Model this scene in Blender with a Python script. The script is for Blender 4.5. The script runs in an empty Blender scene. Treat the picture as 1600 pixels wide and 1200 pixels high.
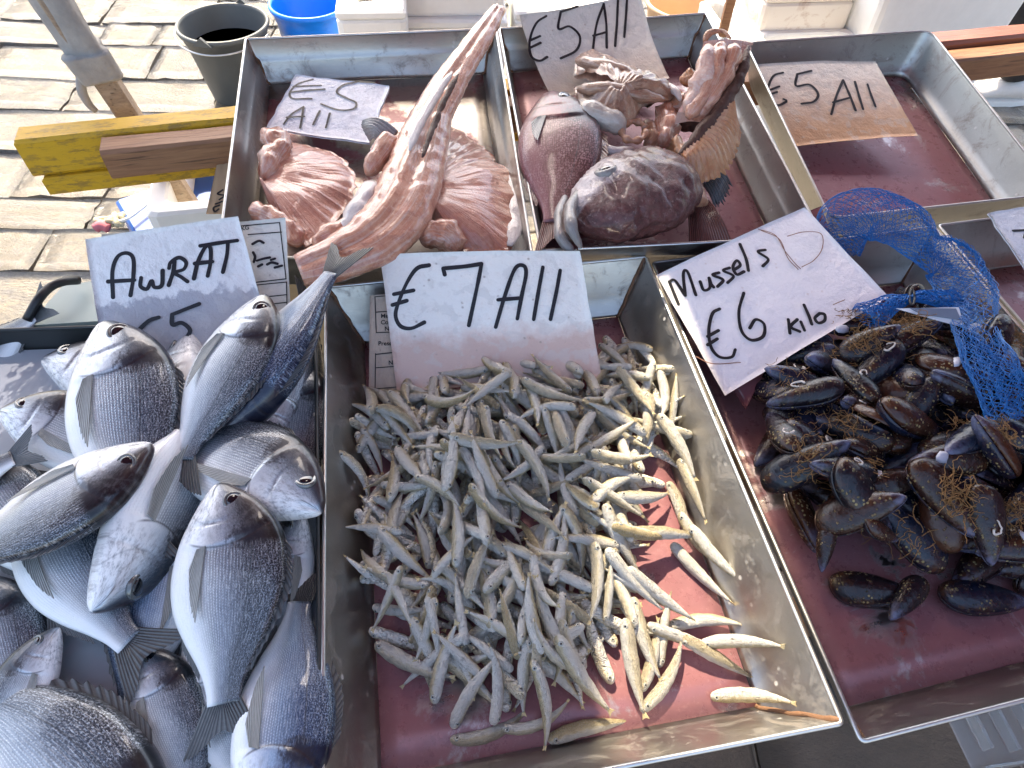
import bpy, math, random
import numpy as np
from mathutils import Vector, Matrix, noise as mnoise

# ---------------------------------------------------------------- camera, sky, sun, exposure
scn = bpy.context.scene
col = scn.collection
R = math.radians
FPX, PITCH, ROLL, CAMH = 1090.0, R(51), R(3), 1.42
_f = np.array([0, math.cos(PITCH), -math.sin(PITCH)])
_u0 = np.array([0, math.sin(PITCH), math.cos(PITCH)])
_r0 = np.array([1.0, 0, 0])
_r = math.cos(ROLL) * _r0 + math.sin(ROLL) * _u0
_u = math.cos(ROLL) * _u0 - math.sin(ROLL) * _r0
cd = bpy.data.cameras.new('camera')
cam = bpy.data.objects.new('camera', cd)
col.objects.link(cam)
cd.sensor_fit = 'HORIZONTAL'
cd.sensor_width = 36.0
cd.lens = 36.0 * FPX / 1600.0
cd.clip_start = 0.02
cd.clip_end = 3000
cam.matrix_world = Matrix(((_r[0], _u[0], -_f[0], 0), (_r[1], _u[1], -_f[1], 0), (_r[2], _u[2], -_f[2], CAMH), (0, 0, 0, 1)))
scn.camera = cam

SUN_EL, SUN_AZ = R(50), R(-20)          # sun stands ahead and a little to the left
w = bpy.data.worlds.new('World')
scn.world = w
w.use_nodes = True
nt = w.node_tree
bg = nt.nodes['Background']
sk = nt.nodes.new('ShaderNodeTexSky')
sk.sky_type = 'NISHITA'
sk.sun_disc = False
sk.sun_elevation = SUN_EL
sk.sun_rotation = SUN_AZ
sk.air_density = 1.0
sk.dust_density = 4.0
sk.ozone_density = 0.3
nt.links.new(sk.outputs[0], bg.inputs[0])
bg.inputs[1].default_value = 0.15
sl = bpy.data.lights.new('sun', 'SUN')
sl.energy = 3.0
sl.angle = R(0.53)
sl.color = (1.0, 0.87, 0.63)
sun = bpy.data.objects.new('sun', sl)
col.objects.link(sun)
SUNV = Vector((math.sin(SUN_AZ) * math.cos(SUN_EL), math.cos(SUN_AZ) * math.cos(SUN_EL), math.sin(SUN_EL)))
sun.rotation_euler = SUNV.to_track_quat('Z', 'Y').to_euler()
sun.location = SUNV * 6
scn.view_settings.view_transform = 'Standard'
scn.view_settings.look = 'None'
scn.view_settings.gamma = 1.0
scn.view_settings.exposure = 2.05
scn.render.engine = 'CYCLES'

rnd = random.Random(7)
nprnd = np.random.RandomState(5)

# ---------------------------------------------------------------- helpers
def at(x, y, z):
    """point of the place at height z that the photograph shows at pixel x, y (measured off the picture)"""
    d = _f + _r * (x - 800) / FPX - _u * (y - 600) / FPX
    t = (z - CAMH) / d[2]
    return np.array([0, 0, CAMH]) + d * t

def proj(p):
    q = np.array(p) - np.array([0, 0, CAMH])
    return 800 + FPX * (q @ _r) / (q @ _f), 600 - FPX * (q @ _u) / (q @ _f)

def mk(name, V, F, mat=None, uv=None, smooth=True):
    me = bpy.data.meshes.new(name)
    V = np.asarray(V, float)
    me.from_pydata([tuple(v) for v in V], [], [tuple(int(i) for i in f) for f in F])
    if uv is not None:
        uv = np.asarray(uv, float)
        lay = me.uv_layers.new(name='UVMap')
        li = np.empty(len(me.loops), int)
        me.loops.foreach_get('vertex_index', li)
        lay.data.foreach_set('uv', uv[li].ravel())
    if mat is not None:
        me.materials.append(mat)
    if smooth:
        me.polygons.foreach_set('use_smooth', np.ones(len(me.polygons), bool))
    me.update()
    return me

def ob(name, me, parent=None, loc=None, mw=None):
    o = bpy.data.objects.new(name, me)
    col.objects.link(o)
    if parent is not None:
        o.parent = parent
    if loc is not None:
        o.location = loc
    if mw is not None:
        o.matrix_basis = mw
    return o

def empty(name, loc=(0, 0, 0)):
    o = bpy.data.objects.new(name, None)
    o.empty_display_size = 0.05
    col.objects.link(o)
    o.location = tuple(loc)
    return o

def tag(o, label=None, cat=None, group=None, kind=None):
    if label: o['label'] = label
    if cat: o['category'] = cat
    if group: o['group'] = group
    if kind: o['kind'] = kind
    return o

def wpart(name, V, F, mat, root, uv=None, smooth=True):
    """part given in world coordinates, parented to a root that stands at root.location (no rotation)"""
    V = np.asarray(V, float) - np.array(root.location)
    return ob(name, mk(name, V, F, mat, uv, smooth), root)

def wthing(name, V, F, mat, base, uv=None, smooth=True):
    V = np.asarray(V, float) - np.asarray(base, float)
    return ob(name, mk(name, V, F, mat, uv, smooth), None, loc=tuple(base))

def grid_faces(n, m, wrap=False):
    F = []
    for i in range(n - 1):
        for j in range(m if wrap else m - 1):
            a, b = i * m + j, i * m + (j + 1) % m
            F.append((a, b, b + m, a + m))
    return F

def loft(rings, caps=True):
    rings = np.asarray(rings, float)
    n, m = rings.shape[:2]
    V = rings.reshape(-1, 3)
    F = grid_faces(n, m, True)
    if caps:
        F.append(tuple(reversed(range(m))))
        F.append(tuple(range((n - 1) * m, n * m)))
    return V, F

def join(*parts):
    Vs, Fs, k = [], [], 0
    for V, F in parts:
        V = np.asarray(V, float)
        Vs.append(V)
        Fs += [tuple(i + k for i in f) for f in F]
        k += len(V)
    return np.concatenate(Vs), Fs

def frames(path):
    path = np.asarray(path, float)
    T = np.gradient(path, axis=0)
    T /= np.linalg.norm(T, axis=1)[:, None] + 1e-12
    up = np.array([0, 0, 1.0])
    if abs(T[0] @ up) > 0.95: up = np.array([0, 1.0, 0])
    N = []
    n = up - T[0] * (up @ T[0])
    for t in T:
        n = n - t * (n @ t)
        n /= np.linalg.norm(n) + 1e-12
        N.append(n.copy())
    N = np.array(N)
    return path, T, N, np.cross(T, N)

def tube(path, rad, m=8, caps=True):
    path, T, N, B = frames(path)
    rad = np.broadcast_to(np.asarray(rad, float), (len(path),))
    a = np.linspace(0, 2 * math.pi, m, endpoint=False)
    rings = path[:, None, :] + rad[:, None, None] * (np.cos(a)[None, :, None] * N[:, None, :] + np.sin(a)[None, :, None] * B[:, None, :])
    return loft(rings, caps)

def spline(pts, n):
    """Catmull-Rom through pts, n samples"""
    p = np.asarray(pts, float)
    p = np.vstack([2 * p[0] - p[1], p, 2 * p[-1] - p[-2]])
    k = len(p) - 3
    out = []
    for s in np.linspace(0, k - 1e-9, n):
        i = int(s); t = s - i
        a, b, c, d = p[i:i + 4]
        out.append(0.5 * (2 * b + (c - a) * t + (2 * a - 5 * b + 4 * c - d) * t * t + (3 * b - a - 3 * c + d) * t ** 3))
    return np.array(out)

def curve(xs, ys):
    """smooth monotone-ish table lookup"""
    xs, ys = np.array(xs, float), np.array(ys, float)
    d = np.gradient(ys, xs)
    def f(x):
        x = np.clip(np.asarray(x, float), xs[0], xs[-1])
        i = np.clip(np.searchsorted(xs, x) - 1, 0, len(xs) - 2)
        h = xs[i + 1] - xs[i]; t = (x - xs[i]) / h
        return ((2 * t**3 - 3 * t**2 + 1) * ys[i] + (t**3 - 2 * t**2 + t) * h * d[i] + (-2 * t**3 + 3 * t**2) * ys[i + 1] + (t**3 - t**2) * h * d[i + 1])
    return f

def nz(p, s=1.0, o=0.0):
    return mnoise.noise(Vector((p[0] * s + o, p[1] * s + o * 1.7, p[2] * s - o)))

def fbm(p, s, o=0.0, k=3):
    return sum(nz(p, s * 2**i, o + 3.1 * i) / 2**i for i in range(k))

def box(c, size, rot=0.0, bev=0.0, tilt=0.0):
    sx, sy, sz = [q / 2 for q in size]
    b = min(bev, sx * .9, sy * .9, sz * .9)
    if b <= 0:
        V = [(x, y, z) for x in (-sx, sx) for y in (-sy, sy) for z in (-sz, sz)]
        F = [(0, 1, 3, 2), (4, 6, 7, 5), (0, 4, 5, 1), (2, 3, 7, 6), (0, 2, 6, 4), (1, 5, 7, 3)]
    else:
        rings = []
        for z, i in ((-sz, b), (-sz + b, 0), (sz - b, 0), (sz, b)):
            x, y = sx - i, sy - i
            c_ = b * .7
            rings.append([(x - c_, -y, z), (x, -y + c_, z), (x, y - c_, z), (x - c_, y, z), (-x + c_, y, z), (-x, y - c_, z), (-x, -y + c_, z), (-x + c_, -y, z)])
        V, F = loft(rings)
    V = np.array(V, float)
    if tilt:
        ct, st = math.cos(tilt), math.sin(tilt)
        V = np.stack([V[:, 0], V[:, 1] * ct - V[:, 2] * st, V[:, 1] * st + V[:, 2] * ct], 1)
    cr, sr = math.cos(rot), math.sin(rot)
    V = np.stack([V[:, 0] * cr - V[:, 1] * sr, V[:, 0] * sr + V[:, 1] * cr, V[:, 2]], 1)
    return V + np.array(c, float), F

# ---------------------------------------------------------------- node material helper
class NM:
    def __init__(s, name):
        s.m = bpy.data.materials.new(name)
        s.m.use_nodes = True
        s.t = s.m.node_tree
        s.b = s.t.nodes['Principled BSDF']
        s.out = s.t.nodes['Material Output']
    def n(s, kind, **kw):
        o = s.t.nodes.new(kind)
        for k, v in kw.items(): setattr(o, k, v)
        return o
    def _in(s, sock, v):
        if v is None: return
        if hasattr(v, 'is_output') or hasattr(v, 'links'):
            s.t.links.new(v, sock)
        else:
            if isinstance(v, (tuple, list)) and len(v) == 3 and sock.type == 'RGBA': v = (*v, 1)
            sock.default_value = v
    def co(s, kind='Object', scale=(1, 1, 1), loc=(0, 0, 0), rot=(0, 0, 0)):
        c = s.n('ShaderNodeTexCoord')
        mp = s.n('ShaderNodeMapping')
        s.t.links.new(c.outputs[kind], mp.inputs[0])
        mp.inputs['Scale'].default_value = scale
        mp.inputs['Location'].default_value = loc
        mp.inputs['Rotation'].default_value = rot
        return mp.outputs[0]
    def uvxy(s):
        c = s.n('ShaderNodeTexCoord')
        x = s.n('ShaderNodeSeparateXYZ')
        s.t.links.new(c.outputs['UV'], x.inputs[0])
        return x.outputs[0], x.outputs[1]
    def noise(s, vec, scale=5, detail=4, rough=.6, dist=0.0, color=False):
        o = s.n('ShaderNodeTexNoise')
        if vec is not None: s.t.links.new(vec, o.inputs['Vector'])
        o.inputs['Scale'].default_value = scale
        o.inputs['Detail'].default_value = detail
        o.inputs['Roughness'].default_value = rough
        o.inputs['Distortion'].default_value = dist
        return o.outputs['Color' if color else 'Fac']
    def vor(s, vec, scale=5, feature='F1', out='Distance', rand=1.0):
        o = s.n('ShaderNodeTexVoronoi', feature=feature)
        if vec is not None: s.t.links.new(vec, o.inputs['Vector'])
        o.inputs['Scale'].default_value = scale
        o.inputs['Randomness'].default_value = rand
        return o.outputs[out]
    def wave(s, vec, scale=5, dist=2, det=2, direction='X', prof='SIN'):
        o = s.n('ShaderNodeTexWave', bands_direction=direction, wave_profile=prof)
        s.t.links.new(vec, o.inputs['Vector'])
        o.inputs['Scale'].default_value = scale
        o.inputs['Distortion'].default_value = dist
        o.inputs['Detail'].default_value = det
        return o.outputs['Fac']
    def ramp(s, fac, stops, interp='LINEAR'):
        o = s.n('ShaderNodeValToRGB')
        s._in(o.inputs[0], fac)
        cr = o.color_ramp
        cr.interpolation = interp
        while len(cr.elements) < len(stops): cr.elements.new(0.5)
        for e, (p, c) in zip(cr.elements, stops):
            e.position = p
            e.color = (c, c, c, 1) if isinstance(c, (int, float)) else (*c, 1)
        return o.outputs[0]
    def mix(s, fac, a, b, mode='MIX'):
        o = s.n('ShaderNodeMix', data_type='RGBA', blend_type=mode)
        s._in(o.inputs['Factor'], fac)
        s._in(o.inputs['A'] if False else o.inputs[6], a)
        s._in(o.inputs[7], b)
        return o.outputs[2]
    def math(s, op, a, b=0.0, c=None, clamp=False):
        o = s.n('ShaderNodeMath', operation=op, use_clamp=clamp)
        s._in(o.inputs[0], a); s._in(o.inputs[1], b)
        if c is not None: s._in(o.inputs[2], c)
        return o.outputs[0]
    def band(s, v, c, wd):
        """1 near c, falling to 0 at distance wd"""
        d = s.math('ABSOLUTE', s.math('SUBTRACT', v, c))
        return s.math('SUBTRACT', 1.0, s.math('DIVIDE', d, wd), clamp=True)
    def rand(s):
        return s.n('ShaderNodeObjectInfo').outputs['Random']
    def bump(s, h, strength=.3, dist=.002, prev=None):
        o = s.n('ShaderNodeBump')
        o.inputs['Strength'].default_value = strength
        o.inputs['Distance'].default_value = dist
        s._in(o.inputs['Height'], h)
        if prev is not None: s.t.links.new(prev, o.inputs['Normal'])
        return o.outputs[0]
    def set(s, **kw):
        names = dict(color='Base Color', rough='Roughness', metal='Metallic', normal='Normal', coat='Coat Weight', coatr='Coat Roughness',
                     trans='Transmission Weight', ior='IOR', alpha='Alpha', spec='Specular IOR Level', sss='Subsurface Weight', sssr='Subsurface Radius', ssss='Subsurface Scale', emis='Emission Color', emiss='Emission Strength', sheen='Sheen Weight')
        for k, v in kw.items():
            s._in(s.b.inputs[names[k]], v)
        return s.m

def simple(name, c, rough=.5, metal=0.0, var=.12, scale=30, bump=.15, bd=.001, **kw):
    k = NM(name)
    v = k.co('Object')
    f = k.noise(v, scale, 5)
    c2 = tuple(max(0, q * (1 - var * 2)) for q in c)
    cl = k.mix(f, c2, tuple(min(1, q * (1 + var)) for q in c))
    return k.set(color=cl, rough=rough, metal=metal, normal=k.bump(k.noise(v, scale * 4, 3), bump, bd), **kw)

# ---------------------------------------------------------------- materials of the setting
def steel(name, tint=(.50, .475, .44), rough=.36, dirt=.75, floor=False, fl0=.36):
    k = NM(name)
    v = k.co('Object')
    big = k.noise(v, 7, 5, .6)
    fine = k.noise(v, 60, 6, .7)
    scr = k.noise(k.co('Object', scale=(8, 300, 300), rot=(0, 0, .5)), 1.0, 4, .7)
    c = k.mix(big, tuple(q * .72 for q in tint), tint)
    c = k.mix(k.ramp(scr, [(.55, 0), (.8, .35)]), c, tuple(min(1, q * 1.25) for q in tint))
    # dried splashes and grime with a shape of their own
    sp = k.ramp(k.vor(v, 55), [(.10, 1), (.16, 0)])
    spm = k.math('MULTIPLY', sp, k.ramp(k.noise(v, 14, 3), [(.52, 0), (.62, 1)]))
    gr = k.ramp(k.noise(v, 20, 8, .8, .8), [(.53, 0), (.70, dirt)])
    c = k.mix(gr, c, (.16, .12, .09))
    c = k.mix(k.math('MULTIPLY', spm, .6), c, (.62, .60, .58))
    red_refl = 0.0
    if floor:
        # red awning's reflection put into the floor colour, broken by bare steel patches
        red_refl = k.ramp(k.noise(v, 9, 7, .7, .5), [(fl0, 0.0), (fl0 + .07, .80)])
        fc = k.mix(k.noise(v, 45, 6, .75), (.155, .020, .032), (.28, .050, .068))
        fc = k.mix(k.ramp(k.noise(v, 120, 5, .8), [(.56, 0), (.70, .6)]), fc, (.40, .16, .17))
        c = k.mix(red_refl, c, fc)
    metal = k.math('SUBTRACT', 1.0, k.math('MAXIMUM', k.math('MAXIMUM', k.math('MULTIPLY', gr, .8), red_refl), k.math('MULTIPLY', spm, .7)), clamp=True)
    rg = k.math('ADD', k.math('MULTIPLY', fine, .22), rough - .10)
    rg = k.math('ADD', rg, k.math('MULTIPLY', gr, .25))
    b = k.bump(big, .25, .004)
    b = k.bump(scr, .06, .001, b)
    b = k.bump(k.math('ADD', fine, spm), .10, .0012, b)
    return k.set(color=c, rough=rg, metal=metal, normal=b)

M = {}
M['steel'] = steel('steel_sheet')
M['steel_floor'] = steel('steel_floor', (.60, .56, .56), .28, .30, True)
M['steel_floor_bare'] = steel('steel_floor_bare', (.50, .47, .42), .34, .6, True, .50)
M['steel_grey'] = steel('dull_steel', (.48, .47, .44), .40, .7)
M['rust'] = simple('rust_weld', (.20, .10, .05), .8, 0, .35, 60, .6, .002)
M['edge'] = simple('worn_edge', (.62, .62, .60), .35, .9, .1, 60, .1)

k = NM('wet_paving'); v = k.co('Object')
rn = k.rand()
base = k.ramp(rn, [(0, (.12, .12, .12)), (.3, (.21, .195, .175)), (.6, (.29, .26, .22)), (1, (.15, .15, .155))])
st = k.noise(v, 9, 6, .65)
c = k.mix(k.ramp(st, [(.35, 0), (.7, 1)]), base, (.30, .255, .19))
c = k.mix(k.ramp(k.noise(v, 40, 5, .7), [(.5, 0), (.72, .6)]), c, (.10, .085, .07))
wet = k.ramp(k.noise(v, 5, 4), [(.45, .06), (.66, .34)])
M['paving'] = k.set(color=c, rough=wet, normal=k.bump(k.noise(v, 38, 7, .72), .8, .02, k.bump(k.noise(v, 120, 4, .7), .4, .004)), spec=.6)
k = NM('grimy_shaded_paving'); v = k.co('Object')  # stall grime plus the shade below the trays, both put into the colour
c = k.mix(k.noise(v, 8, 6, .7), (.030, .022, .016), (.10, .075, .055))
M['grimy_shaded'] = k.set(color=c, rough=.55, normal=k.bump(k.noise(v, 38, 7, .72), .55, .012))
k = NM('mortar'); v = k.co('Object')
M['mortar'] = k.set(color=k.mix(k.noise(v, 12, 6), (.17, .15, .125), (.28, .25, .21)), rough=.45, normal=k.bump(k.noise(v, 90, 6, .7), .6, .01))

def wood(name, a, b, scale=1.0, rough=.6, paint=None):
    k = NM(name); v = k.co('Object', scale=(1.5, 22, 22))
    g = k.noise(v, 6 * scale, 6, .65, .8)
    c = k.mix(k.ramp(g, [(.3, 0), (.7, 1)]), a, b)
    cr = k.ramp(k.noise(k.co('Object', scale=(2, 60, 60)), 5, 3), [(.60, 0), (.68, 1)])
    c = k.mix(k.math('MULTIPLY', cr, .7), c, tuple(q * .25 for q in a))
    if paint:
        chip = k.ramp(k.noise(k.co('Object', scale=(3, 9, 9)), 9, 7, .8), [(.50, 1), (.58, 0)])
        c = k.mix(chip, c, paint)
    return k.set(color=c, rough=rough, normal=k.bump(k.math('ADD', g, cr), .4, .002))
M['yellow_wood'] = wood('yellow_painted_wood', (.30, .18, .03), (.44, .26, .02), paint=(.60, .35, .010))
M['brown_wood'] = wood('brown_wood', (.20, .09, .045), (.36, .19, .095))
M['red_wood'] = wood('reddish_wood', (.22, .06, .03), (.32, .12, .06), rough=.35)
M['pole_wood'] = wood('grey_pole_wood', (.20, .14, .09), (.36, .28, .20))
M['cloth'] = simple('grey_wrap_cloth', (.36, .35, .33), .9, 0, .25, 40, .5, .003)
M['foam'] = simple('white_foam', (.80, .79, .76), .6, 0, .06, 20, .25, .002)
k = NM('stained_foam'); v = k.co('Object')
M['foam_stained'] = k.set(color=k.mix(k.ramp(k.noise(v, 9, 6, .7, 1), [(.5, 0), (.72, .8)]), (.74, .68, .60), (.36, .20, .12)), rough=.6)
M['blue_plastic'] = simple('blue_plastic', (.006, .20, .80), .35, 0, .06, 10, .05)
M['grey_plastic'] = simple('grey_plastic', (.10, .105, .10), .5, 0, .15, 12, .1)
M['dark_plastic'] = simple('dark_plastic', (.03, .033, .033), .4, 0, .2, 20, .1)
M['green_plastic'] = simple('grey_green_plastic', (.50, .57, .50), .45, 0, .1, 15, .1)
M['beige_plastic'] = simple('beige_plastic', (.62, .42, .25), .45, 0, .08, 10, .05)
M['black'] = simple('black_plastic', (.015, .015, .016), .45, 0, .2, 30, .1)
M['trouser'] = simple('black_trouser', (.022, .022, .026), .9, 0, .2, 60, .4, .002)
M['shoe'] = simple('white_shoe', (.70, .66, .62), .6, 0, .1, 40, .2)
M['skin'] = simple('skin', (.50, .30, .21), .5, 0, .08, 30, .1)
M['hair'] = simple('dark_hair', (.03, .02, .015), .6, 0, .2, 60, .3)
M['shirt'] = simple('grey_shirt', (.20, .21, .24), .9, 0, .1, 40, .3)
M['card'] = simple('cardboard', (.45, .32, .19), .8, 0, .15, 25, .2)
M['rope'] = simple('rope', (.55, .50, .34), .85, 0, .25, 90, .5, .002)
M['pink_cloth'] = simple('pink_cloth', (.55, .16, .20), .8, 0, .2, 40, .3)
M['cream_sheet'] = simple('cream_sheet', (.78, .70, .52), .7, 0, .08, 12, .1)
M['ink'] = simple('black_marker_ink', (.010, .010, .014), .45, 0, .2, 60, .05)
M['print'] = simple('printed_ink', (.02, .02, .02), .6, 0, .1, 60, .05)

k = NM('red_awning'); v = k.co('Object')
tr = k.n('ShaderNodeBsdfTranslucent'); df = k.n('ShaderNodeBsdfDiffuse'); mx = k.n('ShaderNodeMixShader')
cc = k.mix(k.noise(v, 3, 4), (.20, .065, .065), (.25, .08, .08))
k._in(tr.inputs[0], cc); k._in(df.inputs[0], cc)
mx.inputs[0].default_value = .45
k.t.links.new(df.outputs[0], mx.inputs[1]); k.t.links.new(tr.outputs[0], mx.inputs[2]); k.t.links.new(mx.outputs[0], k.out.inputs[0])
M['awning'] = k.m

k = NM('clear_plastic')
M['clear'] = k.set(color=(.9, .92, .93), rough=.12, trans=.85, ior=1.3)

# ---------------------------------------------------------------- ground of wet stone blocks
V, F = [], []
GX, GY = 400.0, 400.0
ground = ob('ground', mk('ground', [(-GX, -GY, -.02), (GX, -GY, -.02), (GX, GY, -.02), (-GX, GY, -.02)], [(0, 1, 2, 3)], M['mortar']))
tag(ground, kind='structure')
stone_meshes = []
for q in range(14):
    a = random.Random(100 + q)
    n = 7
    xs = np.linspace(-.5, .5, n); ys = np.linspace(-.5, .5, n)
    Vv = []
    for i in range(n):
        for j in range(n):
            x, y = xs[i], ys[j]
            e = max(abs(x), abs(y)) * 2
            z = -.007 * max(0, e - .82) / .18 + .008 * nz((x * 3, y * 3, q), 1.3)
            if i in (0, n - 1): x += .02 * nz((y * 4, q, 1.3))
            if j in (0, n - 1): y += .03 * nz((x * 4, q, 5.3))
            Vv.append((x, y, z))
    Fv = grid_faces(n, n)
    Fv = [tuple(reversed(f)) for f in Fv]
    # skirt
    rim = [i * n for i in range(n)] + [(n - 1) * n + j for j in range(1, n)] + [i * n + n - 1 for i in range(n - 2, -1, -1)] + [j for j in range(n - 2, 0, -1)]
    b0 = len(Vv)
    for r_ in rim:
        p = Vv[r_]; Vv.append((p[0], p[1], -.05))
    L_ = len(rim)
    for i in range(L_):
        Fv.append((rim[i], rim[(i + 1) % L_], b0 + (i + 1) % L_, b0 + i))
    stone_meshes.append(mk('paving_stone', Vv, Fv, M['paving']))
grimy_shaded_meshes = []
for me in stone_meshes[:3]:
    m2 = me.copy(); m2.materials.clear(); m2.materials.append(M['grimy_shaded']); grimy_shaded_meshes.append(m2)
ROWA = R(4)
ca, sa = math.cos(ROWA), math.sin(ROWA)
far_parts = []
n_st = 0
yy = -1.2
while yy < 7.5:
    h = rnd.uniform(.16, .28)
    xx = -6 + rnd.uniform(0, .3)
    while xx < 6:
        wd = rnd.uniform(.22, .62)
        cx, cy = xx + wd / 2, yy + h / 2
        X, Y = cx * ca - cy * sa, cx * sa + cy * ca
        px, py = proj((X, Y, 0)) if (Y > -.6) else (-999, -999)
        inframe = -130 < px < 1730 and -110 < py < 1330
        onscreen = inframe and (py < 520 and px < 520 or px > 1250 or py < 120)
        me = stone_meshes[rnd.randrange(14)]
        if Y < .95 and X > 0: me = grimy_shaded_meshes[rnd.randrange(3)]
        sx, sy = wd - .008, h - .008
        if onscreen and n_st < 300:
            o = ob('paving_stone', me, ground)
            o.location = (X, Y, -.002 + rnd.uniform(-.007, .005))
            o.rotation_euler = (rnd.uniform(-.022, .022), rnd.uniform(-.022, .022), ROWA + rnd.uniform(-.015, .015))
            o.scale = (sx, sy, 1)
            n_st += 1
        elif abs(X) < 6 and -1 < Y < 7.5:
            far_parts.append((X, Y, sx, sy))
        xx += wd
    yy += h
bx = []
bg_ = []
for (X, Y, sx, sy) in far_parts:
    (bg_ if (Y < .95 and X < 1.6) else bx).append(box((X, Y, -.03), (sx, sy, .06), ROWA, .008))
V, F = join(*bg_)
o = ob('grimy_shaded_rest', mk('grimy_shaded_rest', V, F, M['grimy_shaded']), ground)
tag(o, kind='stuff')
V, F = join(*bx)
o = ob('paving_stone_rest', mk('paving_stone_rest', V, F, M['paving']), ground)
tag(o, kind='stuff')

# ---------------------------------------------------------------- awning over the stall (out of the picture, throws the shade)
AWZ = 2.10
def awning():
    off = np.array(SUNV[:2]) / SUNV[2]
    patch = [(.085, .10), (.312, .05), (.285, .42), (.205, .66), (.168, .56), (.105, .36)]
    hole = [np.array(p) + off * (AWZ - .75) for p in patch]
    outer = [(-1.75, .15), (2.3, .15), (2.3, 2.6), (-.1, 2.42), (-.95, 2.28), (-1.75, 2.05)]
    hc = np.mean(hole, 0)
    # ring outer (resampled by angle) to hole
    n = 48
    ins, outs = [], []
    for i in range(n):
        a = 2 * math.pi * i / n
        d = np.array([math.cos(a), math.sin(a)])
        def hit(poly):
            best = 0
            for p, q in zip(poly, list(poly[1:]) + [poly[0]]):
                p, q = np.array(p, float), np.array(q, float)
                e = q - p
                M2 = np.array([[d[0], -e[0]], [d[1], -e[1]]])
                if abs(np.linalg.det(M2)) < 1e-9: continue
                t, s = np.linalg.solve(M2, p - hc)
                if t > 0 and -1e-6 <= s <= 1 + 1e-6: best = max(best, t)
            return hc + d * best
        ins.append(hit(hole)); outs.append(hit(outer))
    rings = []
    for f_ in (0, .35, .7, 1.0):
        rings.append([(*(a * (1 - f_) + b * f_), AWZ) for a, b in zip(ins, outs)])
    for f_ in (1.0, .7, .35, 0):
        rings.append([(*(a * (1 - f_) + b * f_), AWZ + .004) for a, b in zip(ins, outs)])
    V, F = loft(rings, caps=False)
    n8 = len(rings)
    for j in range(n):
        F.append(((n8 - 1) * n + j, (n8 - 1) * n + (j + 1) % n, (j + 1) % n, j))
    return V, F
aw = empty('stall_awning', (0.3, 1.4, AWZ))
V, F = awning()
wpart('canopy', V, F, M['awning'], aw, smooth=False)
tag(aw, 'red canvas awning spread over the fish trays', 'awning')
V, F = [], []
for i in range(60):
    y_ = -.9 + i * 2.1 / 59
    for z_ in (.25, AWZ - .002):
        V.append((1.72 + .03 * math.sin(i * .9) + .02 * math.sin(i * .37), y_, z_))
n_ = len(V)
V = V + [(p[0] + .003, p[1], p[2]) for p in V]
F = grid_faces(60, 2)
F = F + [tuple(q + n_ for q in reversed(f)) for f in F]
M['shade_cloth'] = simple('maroon_shade_cloth', (.16, .055, .055), .9, 0, .2, 20, .3)  # unseen curtain added to darken reflections and block light from the right
wpart('added_shade_curtain', V, F, M['shade_cloth'], aw)
for (x, y) in ((2.25, 2.5), (2.25, .2), (-1.7, .2)):
    V, F = tube([(x, y, 0), (x, y, AWZ)], .02, 10)
    wpart('post', V, F, M['pole_wood'], aw)

# leaning wooden pole with a wrapped cloth, carries the awning at the left
pb = at(238, 235, .65)
pt_ = at(92, 12, .9)
d = (pt_ - pb); d /= d[2]
p0, p1 = pb - d * .65, pb + d * 1.45
pole = empty('wooden_pole', p0)
tag(pole, 'squared wooden pole with grey cloth wound round it, standing beside the yellow beam', 'pole')
ang = R(20)
def sqtube(a, b, hw, rot, jitter=0.0, n=2):
    rings = []
    for t in np.linspace(0, 1, n):
        c_ = np.array(a) * (1 - t) + np.array(b) * t
        rings.append([c_ + np.array([math.cos(rot + R(q)) * hw * 1.41, math.sin(rot + R(q)) * hw * 1.41, 0]) for q in (38, 52, 128, 142, 218, 232, 308, 322)])
    return loft(rings)
V, F = sqtube(p0, p1, .017, ang, n=2)
wpart('shaft', V, F, M['pole_wood'], pole, smooth=False)
def wrap(za, zb, r0, r1, name, seed, n=26, m=20):
    rings = []
    for i, z in enumerate(np.linspace(za, zb, n)):
        c_ = p0 + d * z
        t = i / (n - 1)
        rr = r0 + (r1 - r0) * t
        ring = []
        for j in range(m):
            a = 2 * math.pi * j / m
            q = rr * (1 + .45 * nz((math.cos(a) * 1.2, math.sin(a) * 1.2, z * 3), 1, seed) + .16 * math.sin(a * 3 + z * 9 + seed) + .10 * abs(math.sin(a * 4 - z * 16)))
            ring.append(c_ + np.array([math.cos(a) * q, math.sin(a) * q, 0]))
        rings.append(ring)
    V, F = loft(rings)
    wpart(name, V, F, M['cloth'], pole)
wrap(.815, 1.9, .025, .036, 'cloth_wrap', 2.0, 70)
wrap(.790, .835, .029, .033, 'cloth_knot', 7.0, 12)
kp = p0 + d * .79
V, F = tube(spline([kp + [-.02, -.02, .02], kp + [-.03, -.03, -.01], kp + [-.028, -.032, -.035], kp + [-.022, -.03, -.05]], 10), np.linspace(.010, .005, 10), 8)
wpart('cloth_end', V, F, M['cloth'], pole)

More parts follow.
